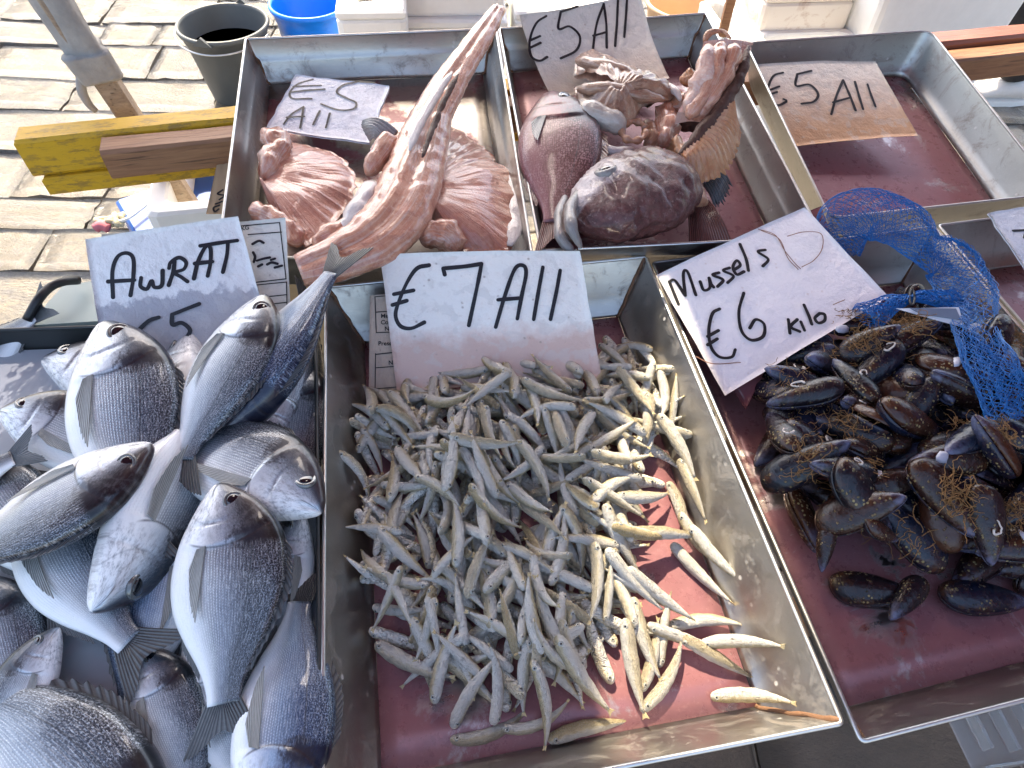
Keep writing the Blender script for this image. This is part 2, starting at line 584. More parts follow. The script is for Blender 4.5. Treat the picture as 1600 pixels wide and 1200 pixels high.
# ---------------------------------------------------------------- wooden bearers under the trays
BZ = .745
a0, a1 = at(38, 258, BZ), at(1720, 76, BZ)
bd = (a1 - a0); blen = np.linalg.norm(bd); bd /= blen
bang = math.atan2(bd[1], bd[0])
perp = np.array([-bd[1], bd[0], 0])
def beam(name, s0, s1, off, zc, hy, hz, mat, root, seed, notch=False):
    n = 14
    rings = []
    for i in range(n):
        t = i / (n - 1)
        s = s0 + (s1 - s0) * t
        c_ = a0 + bd * s + perp * off
        ring = []
        for (yy_, zz_) in ((-1, -.8), (-.8, -1), (.8, -1), (1, -.8), (1, .8), (.8, 1), (-.8, 1), (-1, .8)):
            j = .0015 * nz((s * 9, yy_ * 3, zz_ * 3), 1, seed)
            ex = 0
            if notch and i == 0: ex = .012 * (1 - abs(zz_)) * 3 * 0 + .010 * nz((zz_ * 2, yy_, 3))
            ring.append(c_ + bd * ex + perp * (yy_ * hy + j) + np.array([0, 0, (zc - BZ) + zz_ * hz + j]))
        rings.append(ring)
    V, F = loft(rings)
    # lay the grain along the local x axis
    base = np.array(root.location)
    V = V - base
    cr, sr = math.cos(-bang), math.sin(-bang)
    V = np.stack([V[:, 0] * cr - V[:, 1] * sr, V[:, 0] * sr + V[:, 1] * cr, V[:, 2]], 1)
    o = ob(name, mk(name, V, F, mat, smooth=False), root)
    o.rotation_euler = (0, 0, bang)
    return o
yb = empty('yellow_beam', a0)
beam('bar', 0.0, .85, .030, BZ + .004, .022, .034, M['yellow_wood'], yb, 1.0, True)
beam('bar', 0.012, .85, .024, BZ - .047, .022, .016, M['yellow_wood'], yb, 5.0, True)
tag(yb, 'chipped yellow painted beam sticking out beyond the trays', 'beam')
bb = empty('brown_beam', a0 + bd * .13)
beam('bar', .128, blen, -.018, BZ + .006, .022, .026, M['brown_wood'], bb, 3.0)
for s in (.55, 1.5):
    c_ = a0 + bd * s
    V, F = box((c_[0], c_[1], .355), (.06, .06, .71), bang)
    o = wpart('leg', V, F, M['brown_wood'], bb, smooth=False)
tag(bb, 'bare brown batten lying along the yellow beam', 'beam')
rb = empty('red_beam', a0 + bd * (blen - .62))
beam('bar', blen - .62, blen + .3, .030, BZ + .010, .024, .036, M['red_wood'], rb, 9.0)
tag(rb, 'reddish brown beam end beside the empty tray', 'beam')
fb = empty('front_beam', (-.6, .26, 0))
V, F = box((.05, .42, .68), (1.7, .07, .07), R(12), .004)
wpart('bar', V, F, M['brown_wood'], fb, smooth=False)
for x in (-.62, .62):
    V, F = box((x, .42 + x * .21, .322), (.06, .06, .644), R(12), .004)
    wpart('leg', V, F, M['brown_wood'], fb, smooth=False)
tag(fb, 'brown bearer hidden below the front trays', 'beam')

# ---------------------------------------------------------------- metal trays
class Tray:
    def __init__(s, FL, FR, NR, NL, prof, label, mats, r=.006, rootname='metal_tray', floor_name='floor', dents=.002, seed=1):
        s.c = [np.array(p, float) for p in (FL, FR, NR, NL)]
        n = np.cross(s.c[1] - s.c[0], s.c[3] - s.c[0]); n /= np.linalg.norm(n)
        if n[2] < 0: n = -n
        s.n = n
        s.prof = prof
        root = empty(rootname, tuple(sum(s.c) / 4 - n * prof[-1][1]))
        s.root = root
        tag(root, label, 'tray')
        th = .0022
        inner = [s.loop(i, dpt, r) for i, dpt in prof]
        outer = [s.loop(i - th, dpt + th * .6, r) for i, dpt in prof]
        def dent(ring, k):
            return [p + s.n * dents * .4 * nz(p, 9, seed + k) + (np.array([nz(p, 7, seed), nz(p, 7, seed + 5), 0]) * dents) for p in ring]
        rings = [dent(q, 0) for q in inner] + [dent(q, 0) for q in reversed(outer)]
        V, F = loft(rings, caps=False)
        m = len(rings[0])
        wpart('walls', V, F, mats[0], root)
        # floor
        fl = s.loop(prof[-1][0] - .001, prof[-1][1] - .0003, r)
        s.floor_c = [s.corner(k, prof[-1][0], prof[-1][1]) for k in range(4)]
        gn = 16
        Vf = []
        for i in range(gn):
            for j in range(gn):
                p = s.pt(i / (gn - 1), j / (gn - 1))
                Vf.append(p + s.n * (.0012 * nz(p, 6, seed + 9)))
        Ff = grid_faces(gn, gn)
        Vb = [p - s.n * .003 for p in Vf]
        per = [i * gn for i in range(gn)] + [(gn - 1) * gn + j for j in range(1, gn)] + [i * gn + gn - 1 for i in range(gn - 2, -1, -1)] + list(range(gn - 2, 0, -1))
        N_ = len(Vf)
        Fb = [tuple(q + N_ for q in reversed(f)) for f in Ff] + [(per[i], per[(i + 1) % len(per)], per[(i + 1) % len(per)] + N_, per[i] + N_) for i in range(len(per))]
        wpart(floor_name, Vf + Vb, Ff + Fb, mats[1], root)
        # folded rim wire
        lp = s.loop(-.001, -.0005, r)
        lp = np.array(lp + [lp[0], lp[1]])
        V, F = tube(lp, .0022, 6, False)
        wpart('rim', V, F, mats[2], root)
    def corner(s, k, inset, depth):
        c = s.c
        e1 = c[(k + 1) % 4] - c[k]; e1 = e1 / np.linalg.norm(e1)
        e2 = c[(k - 1) % 4] - c[k]; e2 = e2 / np.linalg.norm(e2)
        return c[k] + (e1 + e2) * inset - s.n * depth
    def loop(s, inset, depth, r, n=9):
        pts = []
        C = [s.corner(k, inset, depth) for k in range(4)]
        for k in range(4):
            a, b, pv = C[k], C[(k + 1) % 4], C[(k - 1) % 4]
            e1 = (b - a) / np.linalg.norm(b - a); e0 = (pv - a) / np.linalg.norm(pv - a)
            for t in (0, .25, .5, .75, 1):
                p = (1 - t)**2 * (a + e0 * r) + 2 * t * (1 - t) * a + t * t * (a + e1 * r)
                pts.append(p)
            a2, b2 = a + e1 * r, b - e1 * r
            for t in np.linspace(0, 1, n)[1:-1]:
                pts.append(a2 * (1 - t) + b2 * t)
        return pts
    def pt(s, u, v, h=0.0):
        """point on the floor: u left to right, v near to far, h above it"""
        FL, FR, NR, NL = s.floor_c
        return (NL * (1 - u) + NR * u) * (1 - v) + (FL * (1 - u) + FR * u) * v + s.n * h
    def seam(s, k, rad=.003):
        pts = [s.corner(k, i + .001, dd - .001) for i, dd in s.prof]
        pts = spline(pts, 14)
        pts = pts + np.array([[nz(p, 60), nz(p, 60, 3), 0] for p in pts]) * .002
        V, F = tube(pts, [rad * (.7 + .5 * abs(nz(p, 90))) for p in pts], 6)
        wpart('corner_seam', V, F, M['rust'], s.root)
STEP = [(0, 0), (.004, .022), (.009, .030), (.012, .034), (.016, .064), (.022, .068)]
SLOPE = [(0, 0), (.010, .02), (.021, .045), (.033, .068), (.037, .070)]
DEEP = [(0, 0), (.006, .02), (.016, .05), (.022, .062), (.030, .068)]
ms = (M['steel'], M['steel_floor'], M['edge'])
zf, zn = .875, .825
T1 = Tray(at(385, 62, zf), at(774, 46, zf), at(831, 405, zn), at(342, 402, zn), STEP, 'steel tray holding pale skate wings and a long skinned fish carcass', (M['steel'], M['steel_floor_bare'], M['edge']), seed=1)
T2 = Tray(at(781, 46, zf), at(1102, 22, zf), at(1283, 370, zn), at(846, 391, zn), STEP, 'steel tray holding a dark red fish, a big fish head and bony scraps', ms, seed=2)
f3, r3 = at(1166, 68, .85), at(1453, 49, .85)
n3 = at(1297, 341, .80)
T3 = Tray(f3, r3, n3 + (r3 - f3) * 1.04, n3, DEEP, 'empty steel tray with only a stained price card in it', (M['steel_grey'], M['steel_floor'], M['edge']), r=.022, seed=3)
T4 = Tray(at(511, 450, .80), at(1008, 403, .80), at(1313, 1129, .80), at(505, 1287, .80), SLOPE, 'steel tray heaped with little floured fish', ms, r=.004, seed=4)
f5, r5, n5 = at(1021, 412, .79), at(1459, 356, .79), at(1346, 1157, .79)
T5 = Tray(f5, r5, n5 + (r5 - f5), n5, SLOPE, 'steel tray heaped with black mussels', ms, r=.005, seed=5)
e6 = (r5 - f5) / np.linalg.norm(r5 - f5)
f6 = r5 + e6 * .008 + np.array([0, 0, .002])
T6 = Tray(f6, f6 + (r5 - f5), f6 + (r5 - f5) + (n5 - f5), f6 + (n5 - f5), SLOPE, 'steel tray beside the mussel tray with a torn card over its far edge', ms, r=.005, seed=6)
for T in (T1, T2): T.seam(0); T.seam(1)
for k_ in range(4): T4.seam(k_, .0028)
T5.seam(3, .0022); T5.seam(1, .0022); T6.seam(0, .0024)

# ---------------------------------------------------------------- crate of water that holds the bream
CR = [at(-90, 520, .80), at(492, 486, .80), at(500, 1330, .80), at(-560, 1330, .80)]
CR[1] = CR[1] * .97 + CR[2] * .03
crate = Tray(CR[0], CR[1], CR[2], CR[3], [(0, 0), (.004, .03), (.012, .12), (.02, .16)], 'dark plastic crate of cloudy water packed with silver bream', (M['dark_plastic'], M['dark_plastic'], M['dark_plastic']), r=.03, rootname='fish_crate', seed=8)
crate.root['category'] = 'crate'
k = NM('cloudy_water'); v = k.co('Object')
c = k.mix(k.noise(v, 9, 4), (.34, .37, .40), (.52, .55, .58))
b = k.bump(k.noise(v, 26, 3), .12, .006)
k.set(color=c, rough=.06, normal=b, spec=.6)
tp = k.n('ShaderNodeBsdfTransparent'); tp.inputs[0].default_value = (.78, .83, .86, 1)
mx = k.n('ShaderNodeMixShader'); mx.inputs[0].default_value = .82
k.t.links.new(tp.outputs[0], mx.inputs[1]); k.t.links.new(k.b.outputs[0], mx.inputs[2]); k.t.links.new(mx.outputs[0], k.out.inputs[0])
M['water'] = k.m
WZ = .772
Wc = [np.array([*(c_[:2]), WZ]) for c_ in [crate.corner(q, .006, .03) for q in range(4)]]
gn = 30
Vw = []
for i in range(gn):
    for j in range(gn):
        u_, v_ = i / (gn - 1), j / (gn - 1)
        p = (Wc[3] * (1 - u_) + Wc[2] * u_) * (1 - v_) + (Wc[0] * (1 - u_) + Wc[1] * u_) * v_
        Vw.append(p + np.array([0, 0, .0012 * nz(p, 14)]))
wa = ob('water', mk('water', Vw, grid_faces(gn, gn), M['water']))
tag(wa, kind='structure')
# grey green box flange with black handle behind the crate
gb = empty('cool_box', at(100, 470, .70))
pl = [at(40, 509, .79), at(70, 478, .79), at(98, 447, .79), at(160, 436, .79), at(300, 425, .79), at(330, 490, .79)]
top = [p for p in pl]; bot = [p - np.array([0, 0, .05]) for p in pl]
V, F = loft([bot, top])
wpart('lid', V, F, M['green_plastic'], gb, smooth=False)
V, F = box(tuple(np.mean(pl, 0) - np.array([0, -.02, .42])), (.20, .10, .73), R(12), .01)
wpart('body', V, F, M['green_plastic'], gb, smooth=False)
V, F = tube(spline([at(42, 500, .80), at(60, 468, .815), at(78, 449, .815), at(100, 440, .812), at(122, 438, .80)], 16), .0055, 8)
wpart('handle', V, F, M['black'], gb)
tag(gb, 'grey green plastic box with a black loop handle behind the bream crate', 'box')

# ---------------------------------------------------------------- hand written price cards
def paper(name, base, stain, lo=.0, hi=.0, amt=.8, spots=(.45, .30, .18), spotamt=.5, rough=.55, blot=.35):
    """card: 'stain' soaks the sheet below a ragged line (v from lo to hi)"""
    k = NM(name)
    uu, vv = k.uvxy()
    c_ = k.co('UV', scale=(1.4, 1, 1))
    n1 = k.noise(c_, 5, 6, .65)
    n2 = k.noise(c_, 22, 6, .7)
    lv = k.math('ADD', vv, k.math('MULTIPLY', k.math('SUBTRACT', n1, .5), .35))
    m1 = k.ramp(lv, [(max(0, lo), amt), (max(.001, hi), 0)])
    c = k.mix(m1, base, stain)
    c = k.mix(k.math('MULTIPLY', k.ramp(k.noise(c_, 8, 3, .5, .4), [(.55, 0), (.60, 1)]), blot), c, tuple(q * .72 for q in base))
    sp = k.math('MULTIPLY', k.ramp(k.vor(c_, 16), [(.10, 1), (.2, 0)]), k.ramp(k.noise(c_, 7, 2), [(.52, 0), (.6, 1)]))
    c = k.mix(k.math('MULTIPLY', sp, spotamt), c, spots)
    c = k.mix(k.ramp(n2, [(.55, 0), (.85, .35)]), c, tuple(q * .8 for q in stain))
    return k.set(color=c, rough=rough, normal=k.bump(n1, .5, .010, k.bump(n2, .35, .0015)))
M['pap_awrat'] = paper('card_awrat', (.86, .85, .83), (.46, .46, .49), .50, .53, 1.0, (.5, .5, .55), .5, .4)
M['pap_7'] = paper('card_seven', (.86, .84, .79), (.64, .47, .40), .30, .46, 1.0, (.30, .24, .2), .6)
M['pap_mus'] = paper('card_mussels', (.84, .79, .79), (.74, .64, .66), 0, .6, .7, (.5, .3, .2), .3, .55, .12)
M['pap_t3'] = paper('card_stained', (.74, .65, .55), (.56, .31, .16), .15, .85, 1.0, (.42, .22, .12), .6)
M['pap_t2'] = paper('card_tall', (.74, .68, .59), (.56, .43, .33), .05, .5, .9, (.40, .25, .16), .5)
M['pap_t1'] = paper('card_torn', (.80, .80, .82), (.68, .68, .74), 0, .5, .6, (.5, .5, .5), .3)
M['label_cream'] = paper('printed_label', (.72, .69, .62), (.52, .48, .42), .0, .6, .6, (.1, .09, .08), .6)
M['label_brown'] = paper('printed_label_brown', (.50, .40, .32), (.38, .29, .22), .1, .7, .8, (.2, .14, .1), .5)
M['sleeve'] = simple('maroon_sleeve', (.20, .07, .08), .25, 0, .15, 20, .1)

class Sheet:
    def __init__(s, name, cpx, mat, label, cat='sign', bulge=0.0, bulge_v=0.0, th=.0008, rag=.0008, crumple=.0012, seed=0, n=24):
        s.C = [at(*q) for q in cpx]      # TL TR BR BL
        nrm = np.cross(s.C[1] - s.C[3], s.C[0] - s.C[2]); nrm /= np.linalg.norm(nrm)
        if nrm[2] < 0: nrm = -nrm
        s.nv = nrm; s.bu, s.bv, s.cr, s.seed = bulge, bulge_v, crumple, seed
        s.th = th
        base = (s.C[2] + s.C[3]) / 2
        s.root = empty(name, base)
        tag(s.root, label, cat)
        V, uv = [], []
        for i in range(n):
            for j in range(n):
                u_, v_ = i / (n - 1), j / (n - 1)
                p = s.S(u_, v_)
                if i in (0, n - 1): p = p + (s.C[1] - s.C[0]) * rag * 4 * nz((v_ * 6, seed, i))
                if j in (0, n - 1): p = p + (s.C[0] - s.C[3]) * rag * 4 * nz((u_ * 6, seed, j + 9))
                V.append(p); uv.append((u_, v_))
        F = grid_faces(n, n)
        N_ = len(V)
        V2 = [p - nrm * th for p in V]
        per = [i * n for i in range(n)] + [(n - 1) * n + j for j in range(1, n)] + [i * n + n - 1 for i in range(n - 2, -1, -1)] + list(range(n - 2, 0, -1))
        F2 = [tuple(reversed([q + N_ for q in f])) for f in F] + [(per[i], per[i] + N_, per[(i + 1) % len(per)] + N_, per[(i + 1) % len(per)]) for i in range(len(per))]
        wpart('card', V + V2, F + F2, mat, s.root, uv + uv)
        s.k = 0
    def S(s, u, v):
        a = s.C[3] * (1 - u) + s.C[2] * u
        b = s.C[0] * (1 - u) + s.C[1] * u
        p = a * (1 - v) + b * v
        p = p + s.nv * (s.bu * math.sin(math.pi * u) + s.bv * math.sin(math.pi * v))
        return p + s.nv * s.cr * nz((u * 3, v * 3, s.seed), 1.0)
    def solve(s, x, y):
        u = v = .5
        for _ in range(12):
            e = 1e-3
            f0 = np.array(proj(s.S(u, v))); fu = np.array(proj(s.S(u + e, v))); fv = np.array(proj(s.S(u, v + e)))
            J = np.stack([(fu - f0) / e, (fv - f0) / e], 1)
            d_ = np.linalg.solve(J, np.array([x, y]) - f0)
            u, v = u + float(np.clip(d_[0], -.5, .5)), v + float(np.clip(d_[1], -.5, .5))
        return u, v
    def strokes(s, lst, hw=.0021, mat=None, name='lettering', ox=0, oy=0, sc=1.0, straight=False):
        """lst: pen strokes read off the photograph; one mesh of ink for the card"""
        parts = []
        for st in lst:
            st = [(ox + x * sc, oy + y * sc) for x, y in st]
            uvp = np.array([s.solve(*q) for q in st])
            n = max(8, 6 * len(st))
            if straight or len(st) == 2:
                t = np.linspace(0, len(uvp) - 1, n)
                P2 = np.stack([np.interp(t, range(len(uvp)), uvp[:, 0]), np.interp(t, range(len(uvp)), uvp[:, 1])], 1)
            else:
                P2 = spline(uvp, n)
            off = s.nv * (.0005 + .00012 * s.k)
            s.k += 1
            p = np.array([s.S(*q) for q in P2]) + off
            t0 = (p[0] - p[1]) / np.linalg.norm(p[0] - p[1]); t1 = (p[-1] - p[-2]) / np.linalg.norm(p[-1] - p[-2])
            pre = [p[0] + t0 * hw * f for f in (1.0, .87, .5)]
            post = [p[-1] + t1 * hw * f for f in (.5, .87, 1.0)]
            p = np.vstack([pre, p, post])
            wd = np.array([.05, .5, .87] + [1.0] * (len(p) - 6) + [.87, .5, .05]) * hw
            wd *= np.array([1 + .18 * nz(q, 60, s.k) for q in p])
            T = np.gradient(p, axis=0); T /= np.linalg.norm(T, axis=1)[:, None]
            sd = np.cross(np.broadcast_to(s.nv, T.shape), T)
            sd /= np.linalg.norm(sd, axis=1)[:, None]
            L_, R_ = p + sd * wd[:, None], p - sd * wd[:, None]
            V = np.stack([R_, L_], 1).reshape(-1, 3)
            parts.append((V, grid_faces(len(p), 2)))
        if name in ('fibre', 'printed_line', 'smudge'):
            return [wpart(name, V, [tuple(reversed(f)) for f in F], mat or M['ink'], s.root, smooth=False) for V, F in parts]
        V, F = join(*parts)
        F = [tuple(reversed(f)) for f in F]
        return wpart(name, V, F, mat or M['ink'], s.root, smooth=False)
    def text(s, body, x, y, hpx, rot=0.0, mat=None, name='print', bold=False):
        """printed text with its lower left corner at picture point x, y"""
        cu = bpy.data.curves.new('t', 'FONT'); cu.body = body; cu.size = 1.0
        if bold: cu.offset = .02
        o = bpy.data.objects.new('t', cu); col.objects.link(o)
        dg = bpy.context.evaluated_depsgraph_get()
        me = o.evaluated_get(dg).to_mesh()
        P_ = np.array([v_.co[:] for v_ in me.vertices]); Fc = [tuple(f.vertices) for f in me.polygons]
        o.evaluated_get(dg).to_mesh_clear()
        bpy.data.objects.remove(o); bpy.data.curves.remove(cu)
        u0, v0 = s.solve(x, y)
        c0 = s.S(u0, v0)
        hor = (s.C[1] + s.C[2] - s.C[0] - s.C[3]); hor /= np.linalg.norm(hor)
        ver = np.cross(s.nv, hor)
        ux, vx = s.solve(x, y - hpx)
        size = np.linalg.norm(s.S(ux, vx) - c0) / .7
        cr, sr = math.cos(rot), math.sin(rot)
        V = [c0 + (hor * (q[0] * cr - q[1] * sr) + ver * (q[0] * sr + q[1] * cr)) * size + s.nv * .0009 for q in P_]
        return wpart(name, V, Fc, mat or M['print'], s.root, smooth=False)

# --- AWRAT card and the laminated label behind it
s_lab = Sheet('printed_label', [(158, 366, .868), (446, 340, .868), (455, 505, .80), (215, 560, .79)], M['label_cream'], 'worn cream printed label behind the AWRAT card', 'label', seed=3)
s_lab.strokes([[(165, 371), (437, 348)], [(437, 348), (447, 436)], [(395, 442), (447, 436)], [(388, 367), (440, 363)], [(398, 446), (448, 441)], [(448, 441), (449, 497)], [(400, 466), (447, 461)], [(402, 478), (447, 473)]], .0007, M['print'], 'printed_line', straight=True)
s_lab.text('per KG', 362, 363, 6, .02, bold=True)
s_lab.text('1 2 3', 398, 475, 6, .05, bold=True)
s_lab.text('ean', 407, 487, 6, .05, bold=True)
s_lab.text('Central', 406, 499, 6, .08, bold=True)
s_lab.strokes([[(395, 382), (405, 377), (412, 380)], [(396, 395), (399, 402), (397, 410)], [(402, 408), (412, 405), (422, 403)], [(404, 417), (410, 414)], [(418, 414), (425, 411), (434, 413)], [(424, 407), (430, 405)], [(430, 419), (441, 416)]], .0016, M['ink'], 'smudge')
s_aw = Sheet('price_card', [(133, 374, .885), (372, 338, .885), (432, 560, .79), (166, 592, .79)], M['pap_awrat'], 'water stained card reading AWRAT standing behind the bream', 'sign', seed=1, bulge=.003)
X = .2875
s_aw.strokes([[(615, 990), (612, 850), (640, 770), (690, 750), (725, 780), (725, 880), (710, 980)], [(588, 905), (730, 897)],
              [(768, 885), (765, 930), (800, 945), (825, 900), (840, 935), (880, 925), (885, 845)],
              [(950, 795), (943, 850), (918, 925)], [(920, 832), (930, 800), (975, 775), (1012, 800), (1000, 838), (950, 857), (985, 880), (1020, 905)],
              [(1055, 890), (1080, 790), (1120, 715), (1145, 725), (1145, 800), (1130, 875)], [(1060, 808), (1155, 797)],
              [(1090, 712), (1200, 695), (1290, 683)], [(1240, 690), (1235, 760), (1213, 855)],
              [(865, 1100), (810, 1120), (750, 1180), (735, 1230)], [(1085, 1027), (1000, 1060), (938, 1085)], [(938, 1085), (940, 1140), (990, 1130), (1035, 1170), (1010, 1220)]], .0023, None, 'lettering', 0, 180, X)

# --- EURO 7 card and the brown label behind it
s_l7 = Sheet('printed_label', [(578, 462, .806), (700, 452, .806), (705, 640, .738), (576, 634, .738)], M['label_brown'], 'stained brown printed label under the seven euro card', 'label', seed=5)
s_l7.strokes([[(586, 464), (625, 461)], [(586, 464), (588, 520)], [(588, 488), (620, 486)], [(588, 520), (615, 519)], [(588, 554), (615, 551)], [(587, 553), (586, 622)], [(588, 575), (615, 573)], [(586, 608), (620, 605)], [(586, 622), (690, 622)]], .0006, M['print'], 'printed_line', straight=True)
for b_, x_, y_ in (('Me', 595, 497), ('Con', 595, 507), ('No', 601, 517), ('Presen', 591, 540), ('Ne', 607, 570), ('Farmed', 601, 619)):
    s_l7.text(b_, x_, y_, 6.5, 0, bold=True)
s_l7.strokes([[(590, 612), (597, 612), (597, 620), (590, 620), (590, 612)]], .0005, M['print'], 'tick_box', straight=True)
s_7 = Sheet('price_card', [(594, 397, .845), (906, 392, .845), (940, 590, .757), (620, 612, .750)], M['pap_7'], 'white card reading 7 euro standing in the tray of floured fish', 'sign', seed=7, bulge=.006)
s_7.strokes([[(455, 92), (405, 105), (365, 160), (330, 240), (315, 300), (335, 345), (380, 355), (435, 330)], [(308, 213), (390, 197)], [(302, 258), (362, 240)],
             [(520, 132), (513, 106)], [(513, 106), (600, 98), (673, 87)], [(673, 87), (655, 180), (620, 343)],
             [(732, 350), (770, 220), (812, 108), (848, 95), (858, 130), (840, 220), (822, 315)], [(742, 237), (830, 230)],
             [(928, 102), (910, 200), (890, 318)], [(1000, 115), (985, 200), (960, 318)]], .0024, None, 'lettering', 500, 380, .375)

# --- Mussels card over a maroon sleeve
s_ms = Sheet('plastic_sleeve', [(1030, 426, .812), (1283, 322, .822), (1300, 370, .815), (1165, 640, .758)], M['sleeve'], 'maroon plastic sleeve under the Mussels card', 'sleeve', seed=11)
s_m = Sheet('price_card', [(1026, 430, .825), (1257, 324, .838), (1389, 464, .815), (1133, 618, .772)], M['pap_mus'], 'pale card reading Mussels 6 euro a kilo', 'sign', seed=9, bulge=.003)
s_m.strokes([[(160, 468), (122, 375)], [(122, 375), (145, 370), (188, 432)], [(188, 432), (180, 342), (198, 335), (232, 430)],
             [(250, 375), (265, 410), (290, 400), (287, 360)], [(287, 360), (295, 385), (306, 398)],
             [(328, 338), (302, 348), (345, 368), (322, 396)], [(372, 318), (346, 330), (388, 352), (364, 380)],
             [(388, 328), (416, 308), (402, 288), (386, 315), (402, 346), (432, 334)], [(415, 220), (440, 280), (450, 330)],
             [(520, 244), (490, 252), (532, 283), (510, 312)],
             [(330, 490), (300, 510), (285, 580), (295, 650), (330, 690), (380, 690), (395, 660)], [(280, 605), (325, 580)], [(280, 640), (320, 615)],
             [(430, 425), (410, 500), (420, 580), (460, 620), (510, 605), (515, 555), (480, 535), (455, 570)],
             [(615, 535), (622, 592)], [(652, 535), (625, 565), (662, 585)], [(667, 545), (682, 580)], [(680, 475), (700, 520), (712, 555)],
             [(745, 510), (725, 530), (740, 550), (765, 540), (765, 515), (745, 510)]], .0021, None, 'lettering', 1000, 300, .375)
M['hair_brown'] = simple('brown_fibre', (.28, .13, .08), .6, 0, .2, 60, .1)
s_m.strokes([[(490, 160), (560, 185), (600, 250), (640, 300), (665, 325)], [(500, 165), (575, 200), (612, 280), (655, 328)], [(610, 190), (680, 172), (750, 180), (755, 240), (720, 290), (670, 318)], [(230, 690), (300, 720), (415, 715)], [(800, 475), (848, 455)]], .0006, M['hair_brown'], 'fibre', 1000, 300, .375)

# --- three cards in the back trays and the one at the right
s_3 = Sheet('price_card', [(1177, 101, .838), (1368, 96, .838), (1434, 212, .792), (1241, 229, .780)], M['pap_t3'], 'brown stained card reading 5 euro lying in the empty tray', 'sign', seed=13, bulge=.004)
s_3.strokes([[(352, 325), (310, 340), (285, 395), (290, 445), (330, 470), (367, 455)], [(280, 408), (335, 387)], [(278, 428), (325, 412)], [(355, 444), (366, 449)],
             [(478, 318), (415, 333)], [(415, 333), (410, 385), (470, 380), (508, 420), (490, 455), (435, 465)],
             [(567, 512), (590, 430), (620, 360)], [(620, 360), (650, 430), (675, 495)], [(575, 460), (645, 440)],
             [(672, 368), (690, 430), (708, 490)], [(728, 380), (745, 430), (763, 478)]], .0022, None, 'lettering', 1100, 0, .35)
s_2 = Sheet('price_card', [(811, 23, .905), (1000, -12, .905), (1046, 122, .835), (862, 152, .822)], M['pap_t2'], 'curved beige card reading 5 euro behind the fish scraps', 'sign', seed=15, bulge=-.006, bulge_v=-.010)
s_2.strokes([[(295, 72), (250, 105), (222, 180), (228, 250), (265, 272), (300, 255)], [(222, 182), (268, 162)], [(222, 215), (270, 192)],
             [(435, 30), (360, 55)], [(360, 55), (350, 130), (400, 120), (445, 165), (430, 225), (360, 262)],
             [(503, 225), (520, 110), (552, 20)], [(552, 20), (563, 110), (565, 215)], [(505, 162), (562, 146)],
             [(615, 5), (610, 110), (602, 208)], [(655, 0), (650, 80), (643, 168)]], .0022, None, 'lettering', 750, 0, .35)
s_1 = Sheet('price_card', [(462, 116, .846), (608, 134, .842), (577, 223, .818), (415, 201, .815)], M['pap_t1'], 'torn white corrugated card reading 5 euro beside the skate wing', 'sign', th=.004, seed=17, rag=.004, crumple=.003)
s_1.strokes([[(370, 332), (310, 350), (275, 385), (288, 412), (365, 412)], [(290, 362), (405, 357)], [(275, 386), (420, 373)],
             [(628, 347), (560, 342)], [(560, 342), (500, 355), (470, 385), (510, 410), (550, 430), (540, 455), (480, 460), (405, 435)],
             [(250, 518), (280, 480), (332, 447)], [(332, 447), (326, 490), (318, 535)], [(262, 492), (335, 488)],
             [(400, 465), (372, 522)], [(442, 475), (425, 535)]], .0017, None, 'lettering', 350, 0, .375)
s_6 = Sheet('price_card', [(1544, 333, .822), (1690, 306, .822), (1740, 440, .79), (1614, 436, .785)], M['pap_t1'], 'torn white card hanging over the tray beside the mussels', 'sign', th=.003, seed=19, rag=.006)
s_6.strokes([[(1583, 361), (1604, 360)], [(1604, 360), (1600, 372)]], .002)

# ---------------------------------------------------------------- things behind the stall
def bucket(name, c, z0, h, r_top, r_bot, mat, label, water=None, lip=.010, seed=0, bail=False):
    c = np.array([c[0], c[1], z0])
    root = empty(name, c)
    tag(root, label, 'bucket')
    m = 40
    a = np.linspace(0, 2 * math.pi, m, endpoint=False)
    def ring(r_, z): return np.stack([np.cos(a) * r_, np.sin(a) * r_, np.full(m, z)], 1) + c
    th = .004
    prof = [(r_bot * .2, .0), (r_bot * .94, .0), (r_bot, .01), (r_top * .93, h * .80), (r_top * .955, h * .82), (r_top, h - .02), (r_top + lip * .6, h - .018), (r_top + lip, h - .008), (r_top + lip * .7, h), (r_top - th * .3, h), (r_top - th, h - .01), (r_bot - th, .012), (r_bot * .2, .010)]
    V, F = loft([ring(*p) for p in prof])
    wpart('shell', V, F, mat, root)
    if water:
        V, F = loft([ring(r_bot * .1, h * .70), ring((r_bot + (r_top - r_bot) * .7) - th * 1.2, h * .70)])
        wpart('liquid', V, F, water, root)
    if bail:
        for s in (1, -1):
            e_ = c + np.array([math.cos(bail) * (r_top + lip), math.sin(bail) * (r_top + lip), 0]) * 1
        # folded handle along the near half of the rim and the pouring ear
        aa = np.linspace(R(185), R(350), 30)
        pth = np.stack([np.cos(aa) * (r_top + lip + .006), np.sin(aa) * (r_top + lip + .006), np.full(30, h - .022) - .018 * np.sin(np.linspace(0, math.pi, 30))], 1) + c
        V, F = tube(pth, .0035, 6)
        wpart('handle', V, F, M['edge'], root)
        for ang_ in (R(262), R(82)):
            e_ = c + np.array([math.cos(ang_) * (r_top + lip), math.sin(ang_) * (r_top + lip), h + .008])
            V, F = loft([[e_ + np.array([math.cos(ang_ + R(90)) * q * .035, math.sin(ang_ + R(90)) * q * .035, -.022 + (1 - abs(q)) * .03]) + np.array([math.cos(ang_), math.sin(ang_), 0]) * o_ for q in (-1, -.5, 0, .5, 1)] for o_ in (-.006, .004)])
            wpart('ear', V, F, mat, root, smooth=False)
    return root
